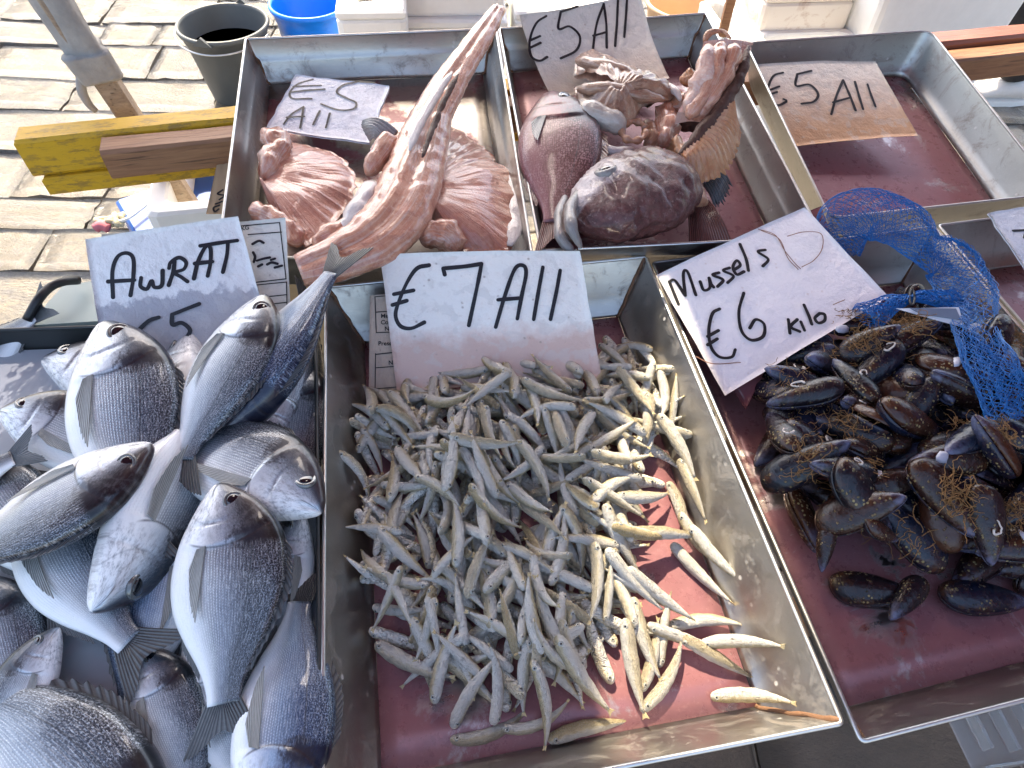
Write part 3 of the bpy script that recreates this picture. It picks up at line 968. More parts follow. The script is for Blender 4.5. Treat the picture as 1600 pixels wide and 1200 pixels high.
k = NM('dark_water'); M['dark_water'] = k.set(color=(.02, .018, .015), rough=.06)
g1 = at(347, 34, .27)
bucket('grey_bucket', g1[:2], 0, .27, .152, .105, M['grey_plastic'], 'grey builder bucket with dark water on the paving', M['dark_water'], bail=1.0)
g2 = at(481, 2, .29)
bucket('blue_bucket', g2[:2], 0, .29, .135, .105, M['blue_plastic'], 'bright blue plastic bucket behind the skate tray')
g3 = at(1076, 2, .32)
bucket('beige_bucket', g3[:2], 0, .32, .150, .12, M['beige_plastic'], 'beige plastic tub behind the tray of fish scraps')

def foam_box(c, size, rot, label, mat='foam', wall=.03, tilt=0.0, lid=False):
    """open polystyrene box, c is the centre of its base"""
    c = np.array(c, float)
    root = empty('foam_box', c)
    tag(root, label, 'box')
    sx, sy, sz = size
    def ring(fx, fy, z, r_=.02):
        pts = []
        for (qx, qy) in ((1, 1), (-1, 1), (-1, -1), (1, -1)):
            for t in ((.0, 1), (.3, .3), (1, .0)):
                ex, ey = (t if qx * qy > 0 else t[::-1])
                pts.append((qx * (fx - r_ * (1 - ex)) if False else qx * (fx - r_ * ex), qy * (fy - r_ * ey), z))
        return pts
    hx, hy = sx / 2, sy / 2
    prof = [(hx * .90, hy * .90, 0), (hx * .92, hy * .92, .01), (hx * .98, hy * .98, sz * .78), (hx, hy, sz * .80), (hx, hy, sz - .006), (hx - .006, hy - .006, sz), (hx - wall + .004, hy - wall + .004, sz), (hx - wall, hy - wall, sz - .006), (hx * .9 - wall, hy * .9 - wall, .04)]
    V, F = loft([ring(*p) for p in prof])
    if tilt:
        ct, st_ = math.cos(tilt), math.sin(tilt)
        V = np.stack([V[:, 0], V[:, 1] * ct - V[:, 2] * st_, V[:, 1] * st_ + V[:, 2] * ct], 1)
    cr, sr = math.cos(rot), math.sin(rot)
    V = np.stack([V[:, 0] * cr - V[:, 1] * sr, V[:, 0] * sr + V[:, 1] * cr, V[:, 2]], 1) + c
    wpart('body', V, F, M[mat], root, smooth=False)
    if lid:
        V, F = box((c[0], c[1], c[2] + sz + .016), (sx * 1.0, sy * 1.0, .03), rot, .008)
        wpart('lid', V, F, M[mat], root, smooth=False)
    return root
def on(x, y, z): return at(x, y, z)
q = on(573, 22, .42); foam_box((q[0], q[1] + .12, 0), (.22, .34, .42), R(8), 'white foam box with a cream sheet on it, beside the blue bucket', lid=True)
qq = q.copy()
V, F = box((q[0] + .005, q[1] + .13, .4555), (.14, .20, .004), R(20), .001)
o = wthing('cream_sheet', V, F, M['cream_sheet'], (q[0], q[1] + .13, .454), smooth=False); tag(o, 'cream cardboard sheet lying on a foam box lid', 'sheet')
q = on(690, 44, .36); foam_box((q[0], q[1] + .20, 0), (.40, .34, .34), R(6), 'lower white foam box of the pair behind the skate tray', lid=True)
foam_box((q[0] + .01, q[1] + .21, .372), (.38, .32, .32), R(8), 'upper white foam box stacked behind the skate tray', lid=True)
q = on(880, 30, .4); foam_box((q[0], q[1] + .25, 0), (.36, .36, .36), R(6), 'white foam box behind the curved beige card', lid=True)
q = on(1250, 38, .45); foam_box((q[0], q[1] + .18, 0), (.30, .30, .50), R(10), 'foam box with brown stains behind the empty tray', mat='foam_stained', lid=True)
q = on(1258, 62, .40); foam_box((q[0], q[1] - .07, 0), (.34, .20, .42), R(10), 'low open white foam box in front of the stained one')
q = on(1150, 60, .40); foam_box((q[0], q[1] + .14, 0), (.12, .30, .40), R(10), 'narrow white foam box beside the beige tub')
q = on(1440, 60, .42); foam_box((q[0] + .05, q[1] + .18, 0), (.44, .34, .36), R(12), 'lower foam box of the stack beside the black trouser leg', lid=True)
foam_box((q[0] + .0, q[1] + .17, .392), (.54, .40, .34), R(14), 'wide white foam tub on top of the stack by the trouser leg')
# wooden stake and a yellow strap
V, F = sqtube(on(1128, 55, .40), on(1152, -40, .62), .012, 0)
o = wthing('wooden_stake', V, F, M['brown_wood'], on(1128, 55, .40), smooth=False); tag(o, 'thin wooden stake leaning beside the beige tub', 'stake')

# tub, blue crate and carton beneath the beam at the left
foam_box((-.585, 1.215, 0), (.30, .34, .60), R(14), 'dirty white foam tub under the wooden beams', wall=.035)
bc = empty('blue_crate', at(235, 330, .40))
V, F = box(at(222, 335, .50) + np.array([.07, .07, -.26]), (.17, .26, .50), R(-52), .006)
M['crate_blue'] = simple('deep_blue_plastic', (.003, .075, .36), .4, 0, .08, 10, .1)
wpart('body', V, F, M['crate_blue'], bc, smooth=False)
tag(bc, 'bright blue crate beside the foam tub', 'crate')
rp = empty('rope_knot', at(175, 345, .50))
rr = random.Random(4)
for q in range(5):
    c0 = at(172, 345, .50)
    pts = [c0 + np.array([rr.uniform(-.025, .03), rr.uniform(-.02, .02), rr.uniform(-.008, .014)]) for _ in range(5)]
    V, F = tube(spline(pts, 26), .0055, 7)
    wpart('strand', V, F, M['rope'], rp)
V, F = tube(spline([at(172, 348, .505), at(198, 342, .508), at(222, 325, .508), at(247, 306, .508)], 20), .0035, 6)
wpart('cord', V, F, M['foam'], rp)
V, F = tube(spline([at(150, 356, .50), at(158, 352, .505), at(170, 357, .50)], 10), .010, 8)
wpart('ribbon', V, F, M['pink_cloth'], rp)
tag(rp, 'tangle of green and cream rope tied beside the blue crate', 'rope')
ct = empty('carton', (-.40, 1.02, 0))
V, F = box((-.43, 1.05, .33), (.14, .22, .66), R(14), .003)
wpart('body', V, F, M['card'], ct, smooth=False)
tag(ct, 'plain brown carton between the foam tub and the skate tray', 'carton')

# ---------------------------------------------------------------- person at the right, only a leg shows
def person():
    base = at(1572, 160, 0.0)
    bx_, by_ = base[0] - .03, base[1] - .03
    root = empty('person', (bx_, by_, 0))
    tag(root, 'person in black trousers and pale trainers walking behind the empty tray', 'person')
    J = {}
    def sk(name, pts, edges, mat):
        me = bpy.data.meshes.new(name)
        me.from_pydata([p[:3] for p in pts], edges, [])
        o = bpy.data.objects.new(name, me); col.objects.link(o); o.parent = root
        o.modifiers.new('s', 'SKIN')
        for i, p in enumerate(pts):
            r_ = p[3]
            me.skin_vertices[0].data[i].radius = (r_, r_ * (p[4] if len(p) > 4 else 1))
        me.skin_vertices[0].data[0].use_root = True
        ss = o.modifiers.new('d', 'SUBSURF'); ss.levels = 2; ss.render_levels = 2
        o.modifiers['s'].use_smooth_shade = True
        me.materials.append(mat)
        return o
    # faces -x; x forward negative
    sk('trousers', [(.05, .14, 1.00, .13), (-.06, .05, .93, .11), (-.15, .04, .52, .095), (-.06, .04, .30, .085), (.02, .04, .085, .075),
                    (.06, .24, .93, .10), (.10, .26, .52, .075), (.20, .26, .30, .068), (.27, .26, .09, .066)], [(0, 1), (1, 2), (2, 3), (3, 4), (0, 5), (5, 6), (6, 7), (7, 8)], M['trouser'])
    sk('shirt', [(.05, .14, 1.02, .13), (.05, .14, 1.22, .14), (.05, .14, 1.40, .15), (.05, .14, 1.48, .07), (.05, -.05, 1.40, .07), (.07, -.09, 1.15, .05), (.0, -.09, .93, .04),
                 (.05, .33, 1.40, .07), (.07, .37, 1.15, .05), (.0, .37, .93, .04)], [(0, 1), (1, 2), (2, 3), (2, 4), (4, 5), (5, 6), (2, 7), (7, 8), (8, 9)], M['shirt'])
    sk('head', [(.05, .14, 1.47, .05), (.04, .14, 1.56, .06), (.02, .14, 1.62, .085), (.03, .14, 1.70, .09), (-.07, .14, 1.62, .02)], [(0, 1), (1, 2), (2, 3), (2, 4)], M['skin'])
    sk('hair', [(.06, .14, 1.66, .09), (.05, .14, 1.73, .085), (.11, .14, 1.62, .06)], [(0, 1), (0, 2)], M['hair'])
    for hy in (-.09, .37):
        sk('hand', [(.0, hy, .93, .03), (-.01, hy, .87, .032), (-.01, hy - .02, .80, .010), (-.012, hy, .79, .010), (-.012, hy + .02, .80, .010), (-.045, hy, .86, .011), (-.05, hy + .003, .82, .010)], [(0, 1), (1, 2), (1, 3), (1, 4), (1, 5), (5, 6)], M['skin'])
    for (x, y) in ((.03, .04), (.27, .26)):
        rings = []
        for t, wd, h in ((.07, .025, .05), (.05, .038, .085), (0, .042, .090), (-.06, .044, .075), (-.12, .05, .055), (-.17, .046, .045), (-.195, .03, .035), (-.20, .012, .028)):
            ring = []
            for a in np.linspace(0, 2 * math.pi, 16, endpoint=False):
                ring.append((x + t, y + math.cos(a) * wd, .012 + max(0.0, (math.sin(a) + 1) / 2) ** .8 * h))
            rings.append(ring)
        V, F = loft(rings)
        so = ob('shoe', mk('shoe', V, F, M['shoe']), root)
        V, F = loft([[(p[0], y + (p[1] - y) * 1.06, .022 if z_ else .0) for p in [(x + tt, y + ww * s_, 0) for s_, seq in ((1, 1), (-1, -1)) for tt, ww in [(.07, .026), (.0, .043), (-.12, .051), (-.17, .047), (-.205, .012)][::seq]]] for z_ in (0, 1)])
        ob('sole', mk('sole', V, F, M['foam'], smooth=False), so)
person()

# clear plastic box wedged under the mussel tray
cp = at(1545, 1128, .655)
pc = empty('plastic_box', cp)
V1, F1 = box(cp + np.array([.05, .05, .0]), (.20, .16, .003), R(10), .001)
wpart('base', V1, F1, M['clear'], pc, smooth=False)
for s in range(7):
    V1, F1 = box(cp + np.array([-.03 + s * .027, .04, .011]), (.004, .14, .018), R(10), .001)
    wpart('rib', V1, F1, M['clear'], pc, smooth=False)
V1, F1 = box(cp + np.array([.065, -.03, .013]), (.20, .003, .022), R(10), .001)
wpart('side', V1, F1, M['clear'], pc, smooth=False)
tag(pc, 'clear ribbed plastic box jutting out below the mussel tray', 'box')

# ---------------------------------------------------------------- fish
def fin_mat(name, a, b, rays=40, alpha=1.0):
    k = NM(name); uu, vv = k.uvxy()
    ry = k.math('SINE', k.math('MULTIPLY', uu, rays * 6.283))
    n_ = k.noise(k.co('UV'), 9, 5)
    c = k.mix(n_, a, b)
    c = k.mix(k.math('MULTIPLY', k.ramp(ry, [(.3, 0), (.9, 1)]), .75), c, tuple(q * .30 for q in a))
    return k.set(color=c, rough=.35, normal=k.bump(ry, .35, .0012), coat=.3, coatr=.1)
M['fin'] = fin_mat('bream_fin', (.035, .04, .045), (.12, .125, .125), 16)
M['fin_pale'] = fin_mat('pale_fin', (.20, .20, .18), (.46, .46, .43), 9)
M['fin_red'] = fin_mat('brown_fin', (.10, .035, .03), (.24, .10, .08), 18)

def bream_mat(name, back=(.010, .012, .016), upper=(.07, .09, .12), mid=(.50, .55, .60), belly=(.90, .89, .86), head_red=.5, dark=0.0, scale_c=.5, metal=.35, coat=.5, fleck=None):
    k = NM(name); uu, vv = k.uvxy()
    cu = k.co('UV', scale=(1.0, .55, 1))
    n_ = k.noise(cu, 7, 5, .6)
    fine = k.noise(cu, 110, 4, .7)
    v2 = k.math('ADD', vv, k.math('MULTIPLY', k.math('SUBTRACT', n_, .5), .16))
    v2 = k.math('ADD', v2, k.math('MULTIPLY', k.math('SUBTRACT', fine, .5), .30))
    v2 = k.math('ADD', v2, k.math('MULTIPLY', k.rand(), .06))
    c = k.ramp(v2, [(.20, belly), (.42, tuple((a * .55 + b * .45) for a, b in zip(mid, belly))), (.56, mid), (.76, upper), (.95, back)])
    # rows of scales along the flank
    rows = k.math('SINE', k.math('ADD', k.math('MULTIPLY', vv, 230), k.math('MULTIPLY', n_, 6)))
    cols = k.math('SINE', k.math('ADD', k.math('MULTIPLY', uu, 620), k.math('MULTIPLY', k.math('SINE', k.math('MULTIPLY', vv, 115)), 2.2)))
    sc = k.math('MULTIPLY', k.ramp(rows, [(0, 0), (1, 1)]), k.ramp(cols, [(0, .25), (1, 1)]))
    onbody = k.ramp(k.math('SUBTRACT', uu, k.math('MULTIPLY', vv, .03)), [(.255, 0), (.285, 1)])
    notbelly = k.ramp(vv, [(.22, 0), (.42, 1)])
    sm = k.math('MULTIPLY', k.math('MULTIPLY', onbody, notbelly), k.math('MULTIPLY', k.ramp(sc, [(.1, 1), (.5, 0)]), scale_c))
    c = k.mix(sm, c, tuple(q * .45 for q in upper))
    spk = k.ramp(k.noise(cu, 150, 3, .8), [(.50, 0), (.62, 1)])
    c = k.mix(k.math('MULTIPLY', spk, k.math('MULTIPLY', k.ramp(vv, [(.4, 0), (.85, .75)]), onbody)), c, tuple(min(1, q * 1.1) for q in mid))
    # lateral line
    ll = k.math('MULTIPLY', k.band(k.math('ADD', vv, k.math('MULTIPLY', uu, .10)), .79, .014), onbody)
    c = k.mix(k.math('MULTIPLY', ll, .7), c, (.03, .035, .04))
    # dark blotch on the gill cover, reddish brow
    du = k.math('DIVIDE', k.math('SUBTRACT', uu, .265), .055)
    dv = k.math('DIVIDE', k.math('SUBTRACT', vv, .74), .20)
    r2 = k.math('ADD', k.math('MULTIPLY', du, du), k.math('MULTIPLY', dv, dv))
    r2 = k.math('ADD', r2, k.math('MULTIPLY', k.math('SUBTRACT', k.noise(cu, 34, 6, .75), .5), 4.0))
    c = k.mix(k.ramp(r2, [(.3, .85), (1.5, 0)]), c, (.02, .022, .03))
    brow = k.math('MULTIPLY', k.ramp(uu, [(.03, 1), (.20, 0)]), k.ramp(vv, [(.72, 0), (.92, 1)]))
    c = k.mix(k.math('MULTIPLY', brow, .85), c, (.045, .014 + .02 * (1 - head_red), .016 + .02 * (1 - head_red)))
    gl = k.math('ADD', uu, k.math('MULTIPLY', k.math('POWER', k.math('ABSOLUTE', k.math('SUBTRACT', vv, .50)), 2.0), .34))
    gm = k.math('MULTIPLY', k.band(gl, .287, .007), k.ramp(vv, [(.16, 0), (.24, 1)]))
    c = k.mix(k.math('MULTIPLY', gm, .75), c, (.03, .02, .022))
    c = k.mix(k.math('MULTIPLY', k.band(gl, .195, .006), .35), c, (.10, .10, .11))
    mo = k.math('MULTIPLY', k.band(k.math('ADD', vv, k.math('MULTIPLY', uu, 1.2)), .44, .035), k.ramp(uu, [(.065, 1), (.08, 0)]))
    c = k.mix(k.math('MULTIPLY', mo, .85), c, (.03, .018, .018))
    # silvery and dark streaks along the scaled flank
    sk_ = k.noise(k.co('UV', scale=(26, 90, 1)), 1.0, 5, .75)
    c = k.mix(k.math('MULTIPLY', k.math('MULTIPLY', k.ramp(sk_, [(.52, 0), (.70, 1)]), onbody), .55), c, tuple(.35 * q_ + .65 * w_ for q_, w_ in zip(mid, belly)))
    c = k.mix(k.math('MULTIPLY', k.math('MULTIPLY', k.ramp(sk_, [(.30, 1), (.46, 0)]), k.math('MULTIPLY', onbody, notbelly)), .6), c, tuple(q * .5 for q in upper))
    hd = k.math('MULTIPLY', k.ramp(uu, [(.20, 1), (.27, 0)]), k.ramp(k.noise(cu, 30, 6, .75), [(.46, 0), (.66, .75)]))
    c = k.mix(hd, c, (.11, .11, .12))
    if fleck:
        fv = k.vor(k.co('UV', scale=(80, 52, 1)), 1.0, rand=.6)
        fm = k.math('MULTIPLY', k.math('MULTIPLY', k.ramp(fv, [(.40, 1), (.58, 0)]), k.ramp(k.noise(cu, 14, 5, .7), [(.34, 0), (.60, 1)])), onbody)
        c = k.mix(k.math('MULTIPLY', fm, .55), c, fleck)
    if dark:
        c = k.mix(dark, c, upper)
    h = k.math('MULTIPLY', sc, onbody)
    b = k.bump(h, .35, .0012)
    b = k.bump(k.noise(cu, 40, 4, .7), .12, .002, b)
    mt = k.math('MULTIPLY', notbelly, metal)
    return k.set(color=c, rough=k.math('ADD', .22, k.math('MULTIPLY', fine, .2)), metal=mt, normal=b, coat=coat, coatr=.07)
M['bream'] = bream_mat('bream_skin')
M['bream_blue'] = bream_mat('bream_skin_blue', (.008, .014, .035), (.03, .06, .14), (.32, .43, .58), (.84, .86, .88), .3)
M['bream_dark'] = bream_mat('bream_skin_dark', (.006, .006, .008), (.030, .032, .040), (.32, .34, .39), (.88, .87, .84), .6)
M['snapper'] = bream_mat('dark_red_skin', (.035, .006, .008), (.085, .014, .018), (.17, .040, .048), (.22, .075, .078), .8, 0.0, .6, .05, .22, (.46, .27, .28))
M['eye_ring'] = simple('eye_iris', (.16, .165, .16), .2, .4, .2, 300, .1, coat=1.0)
M['pupil'] = NM('eye_pupil').set(color=(.006, .008, .012), rough=.05, coat=1.0)
M['mouth'] = simple('mouth_line', (.06, .03, .03), .5, 0, .2, 60, .1)

TX = [0, .012, .03, .08, .15, .25, .38, .5, .6, .7, .78, .83]
f_top = curve(TX, [.004, .026, .047, .100, .150, .190, .200, .180, .142, .090, .056, .050])
f_bot = curve(TX, [-.016, -.030, -.042, -.068, -.098, -.132, -.150, -.140, -.108, -.068, -.047, -.044])
f_wid = curve(TX, [.008, .020, .032, .055, .076, .092, .096, .084, .062, .038, .022, .014])

def bend_pts(P, ky, kz, x0=.33):
    P = np.array(P, float)
    for ax, k_ in ((1, ky), (2, kz)):
        if abs(k_) < 1e-4: continue
        s = P[:, 0] - x0
        s = np.where(s > 0, s, s * .25)
        y = P[:, ax].copy()
        off = np.where(P[:, 0] - x0 > 0, 0, (P[:, 0] - x0) * .75)
        P[:, 0] = x0 + off + np.sin(k_ * s) / k_ - y * np.sin(k_ * s)
        P[:, ax] = (1 - np.cos(k_ * s)) / k_ + y * np.cos(k_ * s)
    return P

def fan(base, tip, rays, m=7, th=.003, jag=0.0, seed=0):
    """thin finned blade: 'base' and 'tip' polylines resampled to rays, closed and ribbed"""
    base = spline(base, rays); tip = spline(tip, rays)
    V, uv = [], []
    for side in (1, -1):
        for i in range(rays):
            jg = 1 + jag * (nz((i * .9, seed, 2.0)) + (.25 if i % 2 else -.25))
            for j in range(m):
                t = j / (m - 1) * (jg if j == m - 1 else 1)
                p = base[i] * (1 - t) + tip[i] * t
                z = th * (1 - .75 * t) * (1.0 if i % 2 else .45)
                V.append((p[0], p[1], p[2] + side * z)); uv.append((i / (rays - 1), j / (m - 1)))
    n = rays * m
    F = grid_faces(rays, m)
    F = [tuple(reversed(f)) for f in F] + [tuple(q + n for q in f) for f in F]
    per = [i * m for i in range(rays)] + [(rays - 1) * m + j for j in range(1, m)] + [i * m + m - 1 for i in range(rays - 2, -1, -1)] + list(range(m - 2, 0, -1))
    F += [(per[i], per[(i + 1) % len(per)], per[(i + 1) % len(per)] + n, per[i] + n) for i in range(len(per))]
    return np.array(V), F, uv

def make_bream(name, head, tail, side, back, mat, label, ky=0.0, kz=0.0, L=None, hs=1.0, spread=1.0, group=None, fat=1.0, fin='fin', pect=1.0, seed=0, cat='fish', eye=1.0):
    """head and tail are world points (snout, end of tail fin); side L or R says where the back lies"""
    head, tail = np.array(head, float), np.array(tail, float)
    X = tail - head
    ln = np.linalg.norm(X) if L is None else L
    X = X / np.linalg.norm(X)
    Z = np.array([0, 0, 1.0]); Z = Z - X * (Z @ X); Z /= np.linalg.norm(Z)
    Y = np.cross(Z, X)
    th = R(back) if side == 'L' else math.pi - R(back)
    Y2 = math.cos(th) * Y + math.sin(th) * Z
    Z2 = np.cross(X, Y2)
    mw = Matrix(((X[0] * ln, Y2[0] * ln, Z2[0] * ln, head[0]), (X[1] * ln, Y2[1] * ln, Z2[1] * ln, head[1]), (X[2] * ln, Y2[2] * ln, Z2[2] * ln, head[2]), (0, 0, 0, 1)))
    root = empty(name, (0, 0, 0)); root.matrix_basis = mw
    tag(root, label, cat, group)
    if side == 'R': ky, kz = ky, kz
    ts = np.concatenate([np.linspace(0, .34, 44), np.linspace(.355, .83, 40)])
    m = 40
    a = np.linspace(0, 2 * math.pi, m, endpoint=False)
    V, uv = [], []
    for t in ts:
        tp, bt, wd = f_top(t) * hs, f_bot(t) * hs, f_wid(t) * fat
        mid, hh = (tp + bt) / 2 - .01, 0
        for q in a:
            c_, s_ = math.cos(q), math.sin(q)
            y = mid + (tp - mid) * s_ if s_ > 0 else mid - (bt - mid) * s_
            z = wd * .80 * math.copysign(abs(c_) ** .62, c_)
            # gill cover edge, cheek and mouth creases
            arc = .285 - .9 * (y + .005) ** 2 / .16 * .35
            st_ = .5 + .5 * math.tanh((arc - t) / .004)
            z += math.copysign(.0090 * st_ * max(0, abs(c_) - .15), c_)
            arc2 = .19 - 1.6 * (y + .01) ** 2
            z -= math.copysign(.0050 * math.exp(-((t - arc2) / .007) ** 2) * abs(c_) * (1 if y < .05 else .2), c_)
            ml = -.014 - .32 * t
            if t < .075: z -= math.copysign(.007 * math.exp(-((y - ml) / .006) ** 2) * abs(c_), c_)
            V.append((t, y, z)); uv.append((t, (s_ * .5 + .5)))
    V = np.array(V)
    V += np.array([[0, 0, .0025 * nz(p, 9, seed)] for p in V])
    F = grid_faces(len(ts), m, True)
    F.append(tuple(reversed(range(m)))); F.append(tuple(range((len(ts) - 1) * m, len(ts) * m)))
    F = [tuple(reversed(f)) for f in F]
    B = lambda q: bend_pts(q, ky, kz)
    ob('body', mk('body', B(V), F, M[mat], uv), root)
    # fins
    def put(nm, base, tip, rays, mt, th_=.0025, jag=.08, mm=7):
        v_, f_, u_ = fan(base, tip, rays, mm, th_, jag, seed)
        return ob(nm, mk(nm, B(v_), f_, M[mt], u_, False), root)
    sp = spread
    put('tail_fin', [(.80, .046 * hs, 0), (.825, .02, 0), (.83, 0, 0), (.825, -.02, 0), (.80, -.042 * hs, 0)],
        [(.985, .150 * sp, .004), (.965, .085 * sp, 0), (.915, .0, 0), (.965, -.080 * sp, 0), (.985, -.140 * sp, -.004)], 33, fin, .004, .06, 9)
    put('dorsal_fin', [(.27, f_top(.27) * hs - .008, 0), (.45, f_top(.45) * hs - .008, 0), (.70, f_top(.70) * hs - .006, 0)],
        [(.33, f_top(.33) * hs + .022, .006), (.50, f_top(.5) * hs + .026, .004), (.74, f_top(.74) * hs + .012, 0)], 27, fin, .003, .35)
    put('anal_fin', [(.55, f_bot(.55) * hs + .008, 0), (.70, f_bot(.70) * hs + .006, 0)], [(.61, f_bot(.61) * hs - .020, 0), (.74, f_bot(.74) * hs - .014, 0)], 15, fin, .003, .2)
    for sd in (1, -1):
        zz = lambda t, y: sd * (f_wid(t) * fat * .80 * max(.1, 1 - (abs(y) / .19) ** 3.2) ** .5 + .006)
        if pect:
            put('pectoral_fin', [(.275, -.028, zz(.275, -.03)), (.28, -.045, zz(.28, -.045)), (.282, -.062, zz(.282, -.06))],
                [(.275 + .28 * pect, -.062, zz(.5, -.06) + sd * .010), (.275 + .20 * pect, -.082, zz(.47, -.08) + sd * .007), (.275 + .08 * pect, -.088, zz(.36, -.088) + sd * .005)], 17, 'fin_pale', .0022, .05)
        # eye
        ey, et = .052 * hs + .004, .105
        ez = f_wid(et) * fat * .80 * (1 - (ey / (f_top(et) * hs)) ** 2 * .45) ** .5 + .002
        n_ = 22
        tl_ = R(24)
        def eye_ring(r_, h_):
            out = []
            for q in np.linspace(0, 2 * math.pi, n_, endpoint=False):
                dx, dy = math.cos(q) * r_ * eye, math.sin(q) * r_ * eye
                out.append((et + dx, ey + dy * math.cos(tl_) + h_ * math.sin(tl_), sd * (ez - dy * math.sin(tl_) + h_ * math.cos(tl_))))
            return out
        v_, f_ = loft([eye_ring(r_, h_) for r_, h_ in ((.042, -.016), (.041, -.003), (.038, .001), (.033, .003), (.029, .001))])
        eo = ob('eye', mk('eye', B(v_), f_, M['eye_ring']), root)
        v_, f_ = loft([eye_ring(r_, h_) for r_, h_ in ((.029, -.001), (.026, .003), (.018, .0055), (.008, .007), (.001, .0072))])
        ob('pupil', mk('pupil', B(v_), f_, M['pupil']), eo)
    return root

BG = 'silver bream in the water crate'
def bream(hx, hy, hz, tx, ty, tz, side, back, mat, label, **kw):
    return make_bream('bream', at(hx, hy, hz), at(tx, ty, tz), side, back, mat, label, group=BG, **kw)
bream(168, 503, .850, 205, 850, .812, 'L', 8, 'bream', 'plump bream with its head against the AWRAT card', seed=1, L=.30, hs=1.08)
bream(418, 462, .862, 238, 778, .822, 'L', 12, 'bream', 'bream with red brow lying over the AWRAT card corner', ky=.30, seed=2, hs=1.0)
bream(240, 698, .858, -150, 925, .825, 'L', 12, 'bream_dark', 'big dark backed bream with a clear round eye facing the tray of floured fish', seed=3, hs=1.18)
bream(347, 755, .842, 348, 1185, .800, 'L', 8, 'bream_dark', 'broad bream lying head up with its dark tail in the water', seed=4, hs=1.25)
bream(505, 795, .830, 205, 662, .800, 'R', 6, 'bream', 'bream pressed head first against the wall of the floured fish tray', seed=5, hs=1.1)
bream(148, 958, .824, 372, 575, .800, 'R', -62, 'bream', 'white bellied bream lying belly up between two dark backed ones', seed=6, hs=.9)
bream(322, 700, .800, 552, 378, .880, 'R', 24, 'bream_blue', 'blue backed bream with its tail fin raised over the skate tray', seed=7, hs=.92, fat=1.15, spread=.95)
bream(400, 720, .788, 500, 450, .796, 'R', -40, 'bream', 'pale bellied bream lying under the blue backed one', seed=8, hs=.9)
bream(2, 640, .822, 300, 760, .790, 'L', 8, 'bream', 'bream with large eye whose body slips under the plump one', seed=9, hs=1.1)
bream(-210, 850, .795, 66, 690, .835, 'L', 12, 'bream_dark', 'bream of which only the raised dark tail fin shows', seed=10, spread=.9)
bream(40, 765, .806, 208, 1090, .800, 'L', 5, 'bream', 'bream with dark tail fin trailing in open water', seed=11, ky=.5)
bream(290, 800, .790, 180, 1190, .768, 'R', 4, 'bream_blue', 'pale blue bream sunk beside the broad one', seed=12, hs=1.05)
bream(250, 1420, .790, -30, 1070, .796, 'R', 10, 'bream', 'bream with its dark tail bent upright along the crate', seed=13, ky=-.45, L=.31)
bream(400, 1330, .800, 478, 880, .785, 'R', 0, 'bream_blue', 'silvery blue bream along the wall of the floured fish tray', seed=14, spread=.6)
bream(400, 1150, .796, 500, 1450, .79, 'L', 5, 'bream_dark', 'bream whose dark head pokes out below the broad tail', seed=15)
bream(470, 800, .790, 405, 1090, .765, 'R', 10, 'bream_dark', 'grey backed bream half hidden beneath the broad one', seed=16)
bream(70, 560, .780, 300, 640, .775, 'L', 5, 'bream_dark', 'murky bream sunk in the far corner of the crate', seed=17, L=.27)
bream(-75, 640, .705, 48, 500, .795, 'L', 10, 'bream_dark', 'sunken bream with its tail tip sticking out of the water', seed=18, L=.20)
bream(300, 520, .805, 215, 800, .790, 'R', -30, 'bream', 'pale bream deep between the two topmost ones', seed=19)
bream(345, 700, .790, 300, 960, .785, 'R', 0, 'bream', 'rosy bream buried below the belly up one', seed=20)
bream(462, 560, .78, 440, 860, .77, 'L', 0, 'bream', 'bream wedged beside the tray wall under the pale bellied one', seed=21)
bream(-40, 900, .785, 60, 1220, .78, 'L', 0, 'bream', 'bream lowest in the near corner of the crate', seed=22)
bream(300, 985, .775, 420, 1330, .77, 'L', 0, 'bream', 'pale bream sunk below the broad dark tail', seed=23)

bream(90, 980, .800, -60, 1280, .79, 'R', 5, 'bream', 'bright silver bream beside the trailing dark tail', seed=24)
bream(215, 1010, .786, 330, 1330, .775, 'L', 0, 'bream', 'bream sunk in the gap between the broad one and the bent tail', seed=25)
bream(-60, 720, .800, 130, 960, .79, 'L', 4, 'bream', 'bream under the big dark backed one along the crate wall', seed=26)

# the dark red fish in the second tray
sn = make_bream('red_fish', at(864, 146, .855), at(868, 398, .832), 'L', 6, 'snapper', 'whole dark red fish with pale scales lying along the tray wall', seed=31, hs=.98, fin='fin_red', pect=.6, cat='fish', spread=.55, fat=.95, eye=.8)

